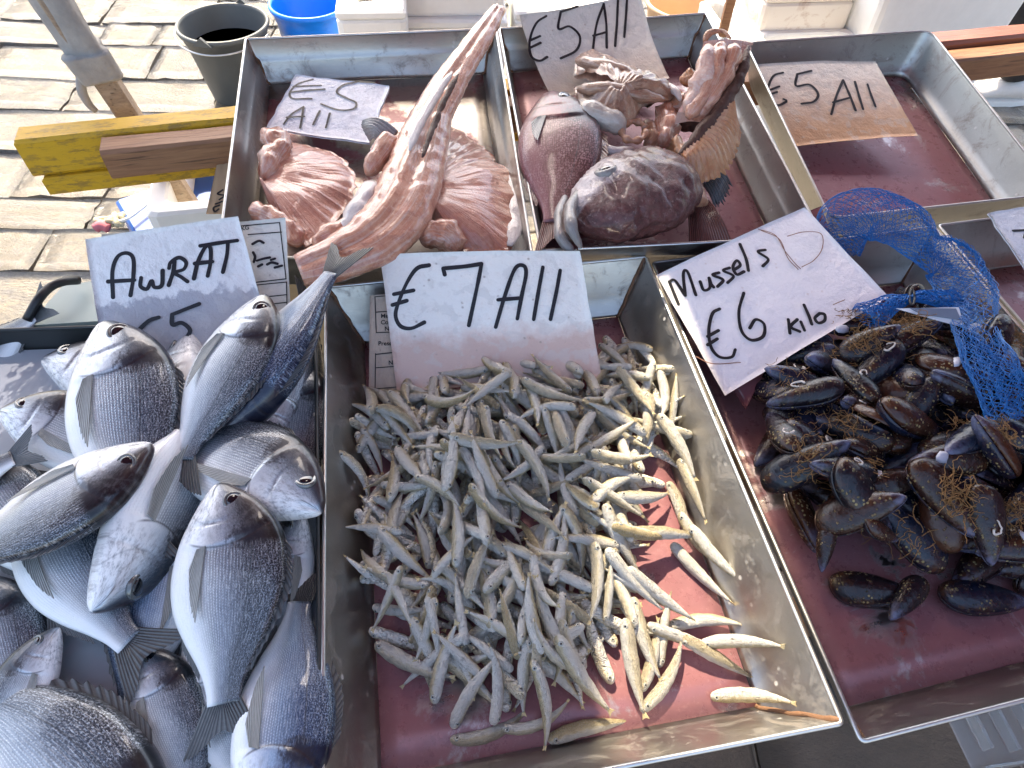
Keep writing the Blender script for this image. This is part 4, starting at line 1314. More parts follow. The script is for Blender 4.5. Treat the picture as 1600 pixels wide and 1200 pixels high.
# ---------------------------------------------------------------- little floured fish
def sprat_mat():
    k = NM('floured_fish'); uu, vv = k.uvxy(); cu = k.co('UV', scale=(2.4, 1, 1))
    rn = k.rand()
    n_ = k.noise(cu, 5, 5, .65)
    v2 = k.math('ADD', vv, k.math('MULTIPLY', k.math('SUBTRACT', n_, .5), .5))
    c = k.ramp(v2, [(.34, (.92, .87, .77)), (.56, (.86, .79, .65)), (.72, (.72, .57, .26)), (.94, (.44, .31, .10))])
    c = k.mix(k.math('MULTIPLY', rn, .40), c, (.86, .82, .74))
    fl = k.ramp(k.noise(k.co('UV', scale=(6, 2.4, 1)), 14, 6, .8), [(.42, 0), (.62, 1)])
    c = k.mix(k.math('MULTIPLY', fl, .5), c, (.84, .80, .73))
    spk = k.ramp(k.noise(k.co('UV', scale=(6, 2.4, 1)), 32, 3, .7), [(.60, 0), (.70, 1)])
    c = k.mix(k.math('MULTIPLY', spk, k.ramp(vv, [(.5, 0), (.8, .45)])), c, (.20, .15, .08))
    b = k.bump(k.noise(k.co('Object'), 46, 5, .8), .9, .03)
    b = k.bump(k.noise(k.co('Object', scale=(1, 2.2, 2.2)), 12, 3), .6, .05, b)
    return k.set(color=c, rough=.72, normal=b)
M['sprat'] = sprat_mat()
M['sprat_tail'] = simple('floured_tail', (.50, .40, .22), .8, 0, .25, 40, .3)
M['sprat_eye'] = simple('pale_eye', (.36, .35, .30), .3, 0, .1, 40, .1)

SX = [0, .02, .06, .14, .28, .45, .62, .78, .90, 1.0]
s_h = curve(SX, [.024, .048, .064, .078, .087, .086, .074, .052, .032, .017])
s_w = curve(SX, [.022, .046, .060, .071, .077, .075, .062, .042, .024, .011])
def sprat_meshes(seed):
    a = random.Random(seed)
    k1 = a.choice([-1, 1]) * a.uniform(.05, .7) if a.random() < .8 else a.choice([-1, 1]) * a.uniform(.9, 1.8)
    k2 = a.uniform(-.35, .35)
    fat = a.uniform(.88, 1.12)
    def B(P):
        P = np.array(P, float)
        x0 = .35
        for ax, k_ in ((1, k1), (2, k2)):
            s = P[:, 0] - x0; y = P[:, ax].copy()
            P[:, 0] = x0 + np.sin(k_ * s) / k_ - y * np.sin(k_ * s)
            P[:, ax] = (1 - np.cos(k_ * s)) / k_ + y * np.cos(k_ * s)
        P[:, 0] -= .5
        return P
    ts = np.concatenate([[0, .01, .03, .06, .10], np.linspace(.15, 1.0, 15)])
    m = 12
    V, uv = [], []
    for t in ts:
        for q in np.linspace(0, 2 * math.pi, m, endpoint=False):
            st_ = .5 + .5 * math.tanh((.20 - t) / .012)
            y = s_h(t) * math.sin(q) * fat; z = s_w(t) * math.cos(q) * (1 + .06 * st_)
            n_ = 1 + .14 * nz((t * 8, math.cos(q), math.sin(q)), 1.5, seed)
            V.append((t, y * n_, z * n_)); uv.append((t, math.sin(q) * .5 + .5))
    F = grid_faces(len(ts), m, True)
    F.append(tuple(reversed(range(m)))); F.append(tuple(range((len(ts) - 1) * m, len(ts) * m)))
    F = [tuple(reversed(f)) for f in F]
    body = mk('small_fish', B(V), F, M['sprat'], uv)
    sp = a.uniform(.012, .05)
    v_, f_, u_ = fan([(.985, .015, 0), (1.0, 0, 0), (.985, -.015, 0)], [(1.07, sp, .01), (1.05, 0, 0), (1.06, -sp, -.01)], 7, 3, .007, .1, seed)
    tail = mk('tail_fin', B(v_), f_, M['sprat_tail'], u_, False)
    eyes = []
    for sd in (1, -1):
        rings = []
        ez = s_w(.085) * .93
        for r_, h_ in ((.034, -.014), (.031, .006), (.022, .011), (.017, .009)):
            rings.append([(.085 + math.cos(q) * r_, .012 + math.sin(q) * r_, sd * (ez + h_)) for q in np.linspace(0, 2 * math.pi, 10, endpoint=False)])
        v_, f_ = loft(rings)
        e1 = mk('eye', B(v_), f_, M['sprat_eye'])
        rings = [[(.085 + math.cos(q) * r_, .012 + math.sin(q) * r_, sd * (ez + h_)) for q in np.linspace(0, 2 * math.pi, 8, endpoint=False)] for r_, h_ in ((.016, .006), (.013, .0125), (.002, .0145))]
        v_, f_ = loft(rings)
        eyes.append((e1, mk('pupil', B(v_), f_, M['pupil'])))
    # spine line for resting
    line = B([(t, 0, 0) for t in np.linspace(0.02, 1.05, 9)])
    rad = [s_w(min(1, t)) for t in np.linspace(.02, 1.05, 9)]
    return body, tail, eyes, line, rad
SPR = [sprat_meshes(200 + i) for i in range(22)]
SPR_K = []
for s_ in SPR:
    l_ = s_[3]; ch = l_[-1] - l_[0]; mid_ = l_[4] - (l_[0] + l_[-1]) / 2
    SPR_K.append(8 * float(np.linalg.norm(mid_)) / float(np.linalg.norm(ch)))
G4 = 'little floured fish in the steel tray'

class HMap:
    """how high the heap stands over a tray floor, for laying things on it one after another"""
    def __init__(s, x0, x1, y0, y1, res=.004, floor=None):
        s.x0, s.y0, s.res = x0, y0, res
        s.nx, s.ny = int((x1 - x0) / res) + 1, int((y1 - y0) / res) + 1
        s.h = np.zeros((s.nx, s.ny))
    def ij(s, x, y):
        return int(np.clip((x - s.x0) / s.res, 0, s.nx - 1)), int(np.clip((y - s.y0) / s.res, 0, s.ny - 1))
    def get(s, x, y):
        return s.h[s.ij(x, y)]
    def stamp(s, x, y, r_, z):
        i0, j0 = s.ij(x - r_, y - r_); i1, j1 = s.ij(x + r_, y + r_)
        sub = s.h[i0:i1 + 1, j0:j1 + 1]
        np.maximum(sub, z, out=sub)

def base_frame(T):
    """floor coordinates of a tray: origin near left, x along its width, y along its length"""
    FL, FR, NR, NL = T.floor_c
    ex = (NR - NL); W = np.linalg.norm(ex); ex = ex / W
    ey = (FL - NL); Lh = np.linalg.norm(ey); ey = ey / Lh
    return NL, ex, ey, T.n, W, Lh
O4, ex4, ey4, n4, W4, L4 = base_frame(T4)
hm4 = HMap(-.05, W4 + .05, -.05, L4 + .05)
# the sloping walls also carry fish
for i in range(hm4.nx):
    for j in range(hm4.ny):
        x = hm4.x0 + i * hm4.res; y = hm4.y0 + j * hm4.res
        o_ = max(-x, x - W4, -y, y - L4, 0)
        hm4.h[i, j] = o_ * 1.7
def to4(px, py, z=.735):
    p = at(px, py, z) - O4
    return p @ ex4, p @ ey4
under4 = []
def lay_sprat(x, y, ang, ln, var, label=None, group=G4, press=.0, under=False):
    body, tail, eyes, line, rad = SPR[var]
    ca_, sa_ = math.cos(ang), math.sin(ang)
    L2 = line * ln
    X_ = x + L2[:, 0] * ca_ - L2[:, 1] * sa_
    Y_ = y + L2[:, 0] * sa_ + L2[:, 1] * ca_
    need = np.array([hm4.get(a_, b_) + r_ * ln * .92 for a_, b_, r_ in zip(X_, Y_, rad)])
    s_ = L2[:, 0]
    sl = np.polyfit(s_, need, 1)[0]
    sl = float(np.clip(sl, -.5, .5))
    z0 = np.max(need - sl * s_) * .55 + np.mean(need - sl * s_) * .45 - press
    lo = min(r_ * ln for r_ in rad[1:6])
    z0 = max(z0, .4 * lo)
    roll = rnd.gauss(.15, .6) + (math.pi if rnd.random() < .5 else 0)
    pit = -math.atan(sl)
    mloc = Matrix.Translation((x, y, z0)) @ Matrix.Rotation(ang, 4, 'Z') @ Matrix.Rotation(pit, 4, 'Y') @ Matrix.Rotation(roll, 4, 'X') @ Matrix.Scale(ln, 4)
    # undo the mirrored bend that a half turn gives
    A = Matrix(((ex4[0], ey4[0], n4[0], O4[0]), (ex4[1], ey4[1], n4[1], O4[1]), (ex4[2], ey4[2], n4[2], O4[2]), (0, 0, 0, 1)))
    if under:
        mw_ = np.array(A @ mloc)
        for me in [body, tail] + [e for pr in eyes for e in pr]:
            v_ = np.empty(len(me.vertices) * 3); me.vertices.foreach_get('co', v_)
            u_ = None
            under4.append((me, v_.reshape(-1, 3) @ mw_[:3, :3].T + mw_[:3, 3]))
        o = None
    else:
        o = ob('small_fish', body, None, mw=A @ mloc)
        if label is None:
            vv_ = SPR_K[var]
            look = 'straight' if vv_ < .3 else ('gently curved' if vv_ < .8 else 'strongly bent')
            size = 'short' if ln < .063 else ('long' if ln > .071 else 'middling')
            if y > L4 * .70: zone = 'at the foot of the seven euro card'
            elif x < .085: zone = 'by the tray wall facing the bream crate'
            elif x > W4 - .10: zone = 'by the tray wall next to the mussels'
            elif y < L4 * .26: zone = 'at the thin end of the heap away from the card'
            else: zone = 'in the middle of the heap'
            label = '%s %s floured fish %s' % (size, look, zone)
        tag(o, label, 'fish', group)
        ob('tail_fin', tail, o)
        for e1, e2 in eyes:
            eo = ob('eye', e1, o); ob('pupil', e2, eo)
    flip = -1 if math.cos(roll) < 0 else 1
    for a_, b_, r_, q in zip(x + L2[:, 0] * ca_ - flip * L2[:, 1] * sa_, y + L2[:, 0] * sa_ + flip * L2[:, 1] * ca_, rad, s_):
        hm4.stamp(a_, b_, r_ * ln * .8, z0 + sl * q + r_ * ln * .75)
    return o
pile4 = [(575, 640), (640, 622), (735, 600), (850, 590), (905, 570), (985, 560), (1040, 610), (1030, 690), (985, 760), (965, 840), (985, 930), (1000, 1010), (930, 1050), (850, 1075), (760, 1085), (680, 1050), (600, 1010), (572, 930), (575, 840), (560, 760)]
pile4u = [to4(*q) for q in pile4]
def inside(pt, poly):
    x, y = pt; c = False
    for (x1, y1), (x2, y2) in zip(poly, poly[1:] + poly[:1]):
        if (y1 > y) != (y2 > y) and x < (x2 - x1) * (y - y1) / (y2 - y1) + x1: c = not c
    return c
xs = [q[0] for q in pile4u]; ys = [q[1] for q in pile4u]
n_p = 0
tries = 0
while n_p < 512 and tries < 14000:
    tries += 1
    x, y = rnd.uniform(min(xs), max(xs)), rnd.uniform(min(ys), max(ys))
    if not inside((x, y), pile4u): continue
    cx_, cy_ = np.mean(xs), np.mean(ys) + .02
    dist = math.hypot((x - cx_) / .15, (y - cy_) / .20)
    if hm4.get(x, y) > .070 - .036 * dist: continue
    lay_sprat(x, y, rnd.gauss(1.9, .75) + (math.pi if rnd.random() < .45 else 0), rnd.uniform(.056, .078), rnd.randrange(22), under=n_p < 240)
    n_p += 1
# the lowest fish of the heap, hidden but for slivers, as one body
mats_ = [M['sprat'], M['sprat_tail'], M['sprat_eye'], M['pupil']]
Vs, Fs, mi, uvs, kk = [], [], [], [], 0
for me, v_ in under4:
    Vs.append(v_)
    idx = mats_.index(me.materials[0])
    uvl = me.uv_layers[0].data if me.uv_layers else None
    for f in me.polygons:
        Fs.append(tuple(q + kk for q in f.vertices)); mi.append(idx)
        uvs += [tuple(uvl[l].uv) if uvl else (0, 0) for l in f.loop_indices]
    kk += len(v_)
me = mk('small_fish_heap', np.concatenate(Vs), Fs, None)
for m_ in mats_: me.materials.append(m_)
me.polygons.foreach_set('material_index', mi)
lay_ = me.uv_layers.new(name='UVMap'); lay_.data.foreach_set('uv', np.array(uvs).ravel())
o = ob('small_fish_heap', me); tag(o, 'lowest layer of floured little fish under the heap', 'fish', None, 'stuff')
SUNL = 'sunlit yellowish %s %s floured fish by the tray wall next to the mussels'
for (px, py, pa) in [(1050, 720, 300), (1042, 655, 80), (1000, 800, 20), (1065, 800, 285), (1090, 850, 300), (1030, 850, 10), (1095, 900, 310), (1000, 860, 5), (1020, 945, 330), (980, 930, 320), (1035, 995, 80), (1060, 1005, 350),
                     (1100, 975, 10), (1120, 1035, 335), (1150, 1020, 355), (1020, 1035, 70), (1045, 1070, 50), (1000, 1010, 285), (1075, 780, 290), (1110, 880, 305), (985, 1050, 280)]:
    x, y = to4(px, py, .742)
    ln_, vr_ = rnd.uniform(.066, .084), rnd.randrange(22)
    lay_sprat(x, y, R(pa) - R(12), ln_, vr_, SUNL % ('short' if ln_ < .072 else ('long' if ln_ > .080 else 'middling'), 'straight' if SPR_K[vr_] < .3 else ('gently curved' if SPR_K[vr_] < .8 else 'strongly bent')), 'sunlit floured fish')
x, y = to4(1178, 1092, .755); lay_sprat(x, y, R(-16), .072, 3, 'single thin floured fish lying in the sunlit tray corner', None)
x, y = to4(922, 1138, .742); lay_sprat(x, y, R(6), .078, 5, 'single floured fish lying against the near tray wall', None)
for (px, py, pa) in [(770, 1150, 15), (840, 1140, 12), (690, 1050, 80), (640, 1045, 335), (850, 1110, 290), (900, 1075, 310), (735, 1090, 60)]:
    x, y = to4(px, py, .737)
    lay_sprat(x, y, R(pa) - R(12), rnd.uniform(.066, .084), rnd.randrange(22), 'stray floured little fish at the foot of the heap', 'stray floured fish')

# ---------------------------------------------------------------- mussels
def mussel_mat():
    k = NM('mussel_shell'); uu, vv = k.uvxy(); rn = k.rand(); ob_ = k.co('Object')
    c = k.ramp(rn, [(0, (.004, .005, .008)), (.3, (.006, .010, .026)), (.5, (.022, .008, .005)), (.75, (.006, .007, .012)), (1, (.050, .016, .007))])
    g = k.math('SINE', k.math('ADD', k.math('ADD', k.math('MULTIPLY', uu, 44), k.math('MULTIPLY', k.math('POWER', k.math('ABSOLUTE', k.math('SUBTRACT', vv, .5)), 2.0), 60)), k.math('MULTIPLY', k.noise(ob_, 3, 4), 14)))
    c = k.mix(k.math('MULTIPLY', k.ramp(g, [(.5, 0), (1, 1)]), .18), c, (.05, .03, .03))
    c = k.mix(k.ramp(k.noise(ob_, 3.5, 5, .7, .5), [(.52, 0), (.68, .75)]), c, (.070, .026, .010))
    umbo = k.math('MULTIPLY', k.ramp(uu, [(.02, 1), (.35, 0)]), k.ramp(k.noise(ob_, 6, 4), [(.42, 0), (.62, .8)]))
    c = k.mix(umbo, c, (.15, .16, .26))
    en = k.math('MULTIPLY', k.ramp(k.vor(ob_, 20), [(.22, 1), (.34, 0)]), k.ramp(k.noise(ob_, 4, 4, .6), [(.50, 0), (.60, 1)]))
    c = k.mix(en, c, (.34, .25, .11))
    b = k.bump(g, .06, .008)
    b = k.bump(en, .6, .02, b)
    b = k.bump(k.noise(ob_, 14, 5), .15, .02, b)
    return k.set(color=c, rough=k.math('ADD', .24, k.math('MULTIPLY', en, .5)), normal=b, coat=.22, coatr=.10, spec=.35)
M['mussel'] = mussel_mat()
M['byssus'] = simple('byssus_fibre', (.30, .15, .05), .85, 0, .3, 30, .3)
M['lime'] = simple('white_worm_tube', (.62, .54, .48), .7, 0, .12, 30, .3)
M['chip'] = simple('shell_chip', (.50, .50, .58), .35, 0, .15, 40, .2)

def mussel_valve(sd, gap, seed):
    a = random.Random(seed)
    n, m = 18, 11
    V, uv = [], []
    hgt = a.uniform(.29, .35); low = a.uniform(.19, .24); cur = a.uniform(.0, .10)
    dome = a.uniform(.155, .19)
    for i in range(n):
        t = 1 - math.cos(math.pi / 2 * i / (n - 1)) if i < n else 1
        t = (1 - math.cos(math.pi * i / (n - 1))) / 2
        sh = max(0.0, t) ** .62 * max(0.0, 1 - t ** 3.2) ** .5
        yu, yl = hgt * sh * 1.25, -low * sh * 1.15
        for j in range(m):
            q = -1 + 2 * j / (m - 1)
            s_ = math.sin(q * math.pi / 2)
            y = (yu + yl) / 2 + (yu - yl) / 2 * s_ + cur * (t - .5) ** 2
            z = dome * 1.5 * (sh ** .8) * math.sqrt(max(0, 1 - s_ * s_)) * (1 - .25 * t)
            z += .006 * nz((t * 5, s_ * 2, seed)) * (1 - abs(s_))
            V.append((t, y, sd * (z + .004 + gap * t))); uv.append((t, q * .5 + .5))
    F = grid_faces(n, m)
    if sd > 0: F = [tuple(reversed(f)) for f in F]
    # give the shell a wall
    N_ = len(V)
    V2 = [(p[0] * .985 + .006, p[1] * .96, p[2] * .90) for p in V]
    F2 = [tuple(q + N_ for q in reversed(f)) for f in F]
    per = [i * m for i in range(n)] + [(n - 1) * m + j for j in range(1, m)] + [i * m + m - 1 for i in range(n - 2, -1, -1)] + list(range(m - 2, 0, -1))
    if sd > 0: per = per[::-1]
    F3 = [(per[i], per[(i + 1) % len(per)], per[(i + 1) % len(per)] + N_, per[i] + N_) for i in range(len(per))]
    P_ = np.array(V + V2); P_[:, 0] -= .5
    return mk('shell', P_, F + F2 + F3, M['mussel'], uv + uv)
MUS = [(mussel_valve(1, g_, 300 + i), mussel_valve(-1, g_, 300 + i)) for i, g_ in enumerate([.002, .004, .002, .012, .003, .03, .002, .004, .008, .002])]
def tangle(seed, n=26, ln=.35, spread=.13, rad=.006):
    a = random.Random(seed); ps = []
    for q in range(n):
        p = np.array([a.gauss(0, spread), a.gauss(0, spread * .7), a.uniform(0, .05)])
        d_ = np.array([a.gauss(0, 1), a.gauss(0, 1), a.gauss(0, .5)]); d_ /= np.linalg.norm(d_)
        pts = [p]
        for s in range(7):
            d_ = d_ + np.array([a.gauss(0, .6), a.gauss(0, .6), a.gauss(0, .4)]); d_ /= np.linalg.norm(d_)
            p = p + d_ * ln / 8; p[2] = max(-.02, min(.10, p[2]))
            pts.append(p)
        ps.append(tube(pts, np.linspace(rad, rad * .5, len(pts)), 3, False))
    V, F = join(*ps)
    return mk('byssus', V, F, M['byssus'])
BYS = [tangle(400 + i, n_) for i, n_ in enumerate([26, 40, 18, 60])]
def worm(seed):
    a = random.Random(seed); th_ = a.uniform(0, 6); p = np.array([0., 0, .01]); pts = []
    for s in range(12):
        th_ += a.gauss(.35, .5); p = p + np.array([math.cos(th_), math.sin(th_), 0]) * .028; pts.append(p.copy())
    V, F = tube(spline(pts, 26), np.linspace(.008, .015, 26), 7)
    return mk('worm_tube', V, F, M['lime'])
WRM = [worm(500 + i) for i in range(4)]
O5, ex5, ey5, n5_, W5, L5 = base_frame(T5)
hm5 = HMap(-.05, W5 + .05, -.05, L5 + .05)
for i in range(hm5.nx):
    for j in range(hm5.ny):
        x = hm5.x0 + i * hm5.res; y = hm5.y0 + j * hm5.res
        hm5.h[i, j] = max(-x, x - W5, -y, y - L5, 0) * 1.7
A5 = Matrix(((ex5[0], ey5[0], n5_[0], O5[0]), (ex5[1], ey5[1], n5_[1], O5[1]), (ex5[2], ey5[2], n5_[2], O5[2]), (0, 0, 0, 1)))
def to5(px, py, z=.735):
    p = at(px, py, z) - O5
    return p @ ex5, p @ ey5
G5 = 'mussels heaped in the steel tray'
def lay_mussel(x, y, ang, ln, var, label=None, group=G5, bys=None, wrm=None, tiltx=None):
    pts = [(-.35, 0), (0, 0), (.35, 0), (0, .18), (0, -.15)]
    ca_, sa_ = math.cos(ang), math.sin(ang)
    hs_ = [hm5.get(x + (a_ * ca_ - b_ * sa_) * ln, y + (a_ * sa_ + b_ * ca_) * ln) for a_, b_ in pts]
    z0 = (max(hs_) * .5 + np.mean(hs_) * .5) + .155 * ln
    sl = float(np.clip((hs_[2] - hs_[0]) / (.7 * ln), -.6, .6)) + rnd.gauss(0, .12)
    roll = rnd.gauss(0, .42) + (math.pi if rnd.random() < .5 else 0) if tiltx is None else tiltx
    m_ = A5 @ Matrix.Translation((x, y, z0)) @ Matrix.Rotation(ang, 4, 'Z') @ Matrix.Rotation(-math.atan(sl), 4, 'Y') @ Matrix.Rotation(roll, 4, 'X') @ Matrix.Scale(ln, 4)
    o = empty('mussel'); o.matrix_basis = m_
    if label is None:
        has = 'with a brown fibre tuft' if bys is not None else ('with a white worm tube' if wrm is not None else 'with a clean dark shell')
        size = 'small' if ln < .085 else ('large' if ln > .095 else 'medium')
        if y > L5 * .66: zone = 'beside the Mussels card' if x < W5 * .5 else 'under the blue net'
        elif x < .085: zone = 'by the wall next to the floured fish'
        elif y < L5 * .40: zone = 'at the edge of the bare tray floor'
        else: zone = 'in the middle of the heap'
        label = '%s mussel %s %s' % (size, has, zone)
    tag(o, label, 'mussel', group)
    for me in MUS[var]: ob('shell', me, o)
    up = 1 if math.cos(roll) > 0 else -1
    if bys is not None:
        ob('byssus', BYS[bys], o, mw=Matrix.Translation((rnd.uniform(-.2, .2), rnd.uniform(-.05, .1), up * .16)) @ (Matrix.Rotation(math.pi, 4, 'X') if up < 0 else Matrix.Identity(4)))
    if wrm is not None:
        ob('worm_tube', WRM[wrm], o, mw=Matrix.Translation((rnd.uniform(-.1, .3), rnd.uniform(-.02, .08), up * .185)) @ Matrix.Rotation(rnd.uniform(0, 6), 4, 'Z'))
    for a_, b_, r_ in ((-.3, 0, .10), (-.1, .02, .15), (.1, .03, .17), (.3, .02, .15)):
        hm5.stamp(x + (a_ * ca_ - b_ * sa_) * ln, y + (a_ * sa_ + b_ * ca_) * ln, r_ * ln * .8, z0 + sl * a_ * ln + .10 * ln)
    return o
pile5 = [(1150, 640), (1205, 575), (1312, 540), (1400, 500), (1500, 520), (1570, 600), (1640, 640), (1800, 740), (1800, 915), (1600, 920), (1500, 895), (1420, 880), (1320, 865), (1250, 850), (1200, 760), (1165, 700)]
pile5u = [to5(*q) for q in pile5]
pile5u = [(min(max(a_, .0), W5 - .0), min(b_, L5 - .01)) for a_, b_ in pile5u]
xs = [q[0] for q in pile5u]; ys = [q[1] for q in pile5u]
n_p = tries = 0
while n_p < 135 and tries < 5000:
    tries += 1
    x, y = rnd.uniform(min(xs), max(xs)), rnd.uniform(min(ys), max(ys))
    if not inside((x, y), pile5u): continue
    dist = math.hypot((x - np.mean(xs)) / .19, (y - np.mean(ys)) / .16)
    wp_ = O5 + ex5 * x + ey5 * y + n5_ * (hm5.get(x, y) + .02)
    if inside(proj(wp_), [(1000, 430), (1257, 300), (1425, 470), (1330, 545), (1215, 580), (1120, 640)]): continue      # the card lies there
    if hm5.get(x, y) > .046 - .020 * dist: continue
    q = rnd.random()
    lay_mussel(x, y, rnd.uniform(0, 6.28), rnd.uniform(.076, .104), rnd.randrange(10), bys=rnd.randrange(4) if q < .26 else None, wrm=rnd.randrange(4) if q > .86 else None)
    n_p += 1
for (px, py, pa, ln, lb) in [(1362, 920, 170, .086, 'smooth blue black mussel lying flat at the edge of the heap'), (1416, 950, 40, .062, 'small mussel with an olive flank leaning on a blue black one'),
                            (1545, 942, 175, .094, 'large plain mussel lying apart on the bare tray floor'), (1266, 880, 75, .05, 'brown tipped mussel at the lowest corner of the heap'), (1335, 873, 170, .05, 'mussel with a white patch behind the smooth blue black one')]:
    x, y = to5(px, py, .74)
    lay_mussel(x, y, R(pa) - R(12), ln, rnd.choice([0, 2, 4, 6, 9]), lb, None, tiltx=rnd.uniform(-.2, .2))
# chips of broken shell on the heap
for q, (px, py) in enumerate([(1283, 548), (1245, 612), (1368, 532), (1450, 625), (1345, 770), (1430, 765), (1585, 870)]):
    x, y = to5(px, py, .775)
    z = hm5.get(x, y) + .003
    nn = 8
    rings = [[(math.cos(a_) * r_ * 1.6, math.sin(a_) * r_ * (1 + .3 * nz((a_, q, 1))), h_) for a_ in np.linspace(0, 6.283, nn, endpoint=False)] for r_, h_ in ((.0055, 0), (.006, .001), (.003, .0025), (.0005, .003))]
    V, F = loft(rings)
    o = ob('shell_chip', mk('shell_chip', V, F, M['chip']), None, mw=A5 @ Matrix.Translation((x, y, z)) @ Matrix.Rotation(q * 1.3, 4, 'Z') @ Matrix.Rotation(.4, 4, 'X'))
    tag(o, 'pale chip of broken shell lying on the mussels', 'shell', 'chips of shell on the mussels')

# ---------------------------------------------------------------- skinned carcass, skate wings, head and scraps in the back trays
def flesh(name, a, b, c_, streak=(8, 60), white=.4, wet=.6, blood=.3, bloodc=(.30, .035, .03), uvs=True):
    k = NM(name)
    cu = k.co('UV', scale=(1, 1, 1)); ov = k.co('Object')
    n_ = k.noise(ov, 70, 7, .7, .8)
    st_ = k.noise(k.co('UV', scale=(streak[1], streak[0], 1)), 1.0, 4, .65)
    c = k.mix(k.ramp(n_, [(.3, 0), (.7, 1)]), a, b)
    c = k.mix(k.math('MULTIPLY', k.ramp(st_, [(.48, 0), (.66, 1)]), white), c, c_)
    c = k.mix(k.ramp(k.noise(ov, 42, 6, .7, 1.0), [(.54, 0), (.70, blood)]), c, bloodc)
    c = k.mix(k.ramp(k.noise(ov, 95, 7, .8, 1.5), [(.56, 0), (.68, white)]), c, c_)
    bb_ = k.bump(st_, .5, .003)
    bb_ = k.bump(n_, .55, .005, bb_)
    bb_ = k.bump(k.noise(ov, 260, 4, .7), .4, .002, bb_)
    return k.set(color=c, rough=.34, normal=bb_, coat=wet, coatr=.08)
M['flesh'] = flesh('pink_flesh', (.50, .15, .075), (.70, .37, .23), (.86, .72, .62), (1.2, 22), .5, .9, .5)
M['wing'] = flesh('skate_wing_flesh', (.50, .16, .09), (.66, .33, .22), (.78, .52, .41), (1.5, 150), .22, .9, .30, (.46, .10, .07))
M['cart'] = flesh('white_cartilage', (.66, .58, .52), (.74, .68, .63), (.80, .77, .73), (3, 10), .4, .6, .15)
M['tan'] = flesh('tan_scrap', (.38, .15, .08), (.52, .27, .14), (.66, .46, .32), (2, 26), .40, .6, .45, (.20, .05, .035))
M['rib'] = flesh('rib_flesh', (.46, .17, .07), (.60, .31, .14), (.70, .48, .30), (2, 20), .35, .5, .3, (.24, .06, .04))
M['skin_tan'] = flesh('translucent_skin', (.24, .11, .065), (.40, .23, .14), (.58, .44, .33), (4, 16), .5, .8, .4, (.12, .035, .03))
M['skin_grey'] = flesh('grey_skin', (.16, .14, .13), (.27, .25, .24), (.42, .40, .38), (3, 20), .3, .6, .2)
M['flank'] = flesh('pale_flank', (.66, .34, .24), (.78, .52, .42), (.86, .76, .68), (30, 6), .5, .6, .25)
M['skin_pale'] = flesh('pale_skin', (.44, .36, .29), (.56, .48, .40), (.66, .62, .58), (3, 12), .4, .8, .2, (.20, .07, .04))
def head_mat():
    k = NM('big_head_skin'); uu, vv = k.uvxy(); ov = k.co('Object')
    n_ = k.noise(ov, 75, 7, .75, .8)
    c = k.mix(k.ramp(n_, [(.3, 0), (.7, 1)]), (.045, .012, .012), (.19, .065, .060))
    ch = k.math('MULTIPLY', k.ramp(k.math('ADD', uu, k.math('MULTIPLY', k.math('SUBTRACT', k.noise(ov, 60, 7, .75), .5), .9)), [(.42, 1), (.60, 0)]), k.ramp(k.math('ADD', vv, k.math('MULTIPLY', k.math('SUBTRACT', n_, .5), .5)), [(.50, 0), (.64, 1)]))
    c = k.mix(k.math('MULTIPLY', ch, .9), c, (.64, .56, .55))
    c = k.mix(k.ramp(k.noise(ov, 170, 4, .7), [(.56, 0), (.66, .6)]), c, (.34, .22, .20))
    return k.set(color=c, rough=.35, normal=k.bump(n_, .9, .006, k.bump(k.noise(ov, 260, 4, .7), .5, .002)), coat=.45, coatr=.10)
M['bighead'] = head_mat()
M['spine'] = simple('dark_spine', (.10, .045, .03), .55, 0, .4, 60, .6, .003)

def lump(name, pts, rad, mat, root, m=20, n=22, rough=.28, seed=0, flat=1.0, s=45, ridge=0.0, top=False):
    """knobbly piece of flesh grown along a path of world points"""
    P_ = spline(pts, n)
    rad = np.interp(np.linspace(0, 1, n), np.linspace(0, 1, len(rad)), rad)
    e_ = np.linspace(0, 1, n)
    rad = rad * np.clip(np.minimum(e_, 1 - e_) * 7 + .25, 0, 1) ** .6 if not top else rad
    path, T, N, B = frames(P_)
    V, uv = [], []
    for i in range(n):
        for j in range(m):
            q = 2 * math.pi * j / m
            d_ = N[i] * math.cos(q) * flat + B[i] * math.sin(q)
            p0_ = path[i] + d_ * rad[i]
            r_ = rad[i] * (1 + rough * fbm(p0_, s, seed) + ridge * math.sin(i * 1.9 + 2.5 * abs(math.sin(q))))
            V.append(path[i] + d_ * r_); uv.append((j / m * 2 if j < m / 2 else 2 - j / m * 2, i / (n - 1)))
    F = grid_faces(n, m, True)
    F.append(tuple(reversed(range(m)))); F.append(tuple(range((n - 1) * m, n * m)))
    return wpart(name, V, F, M[mat] if isinstance(mat, str) else mat, root, uv)

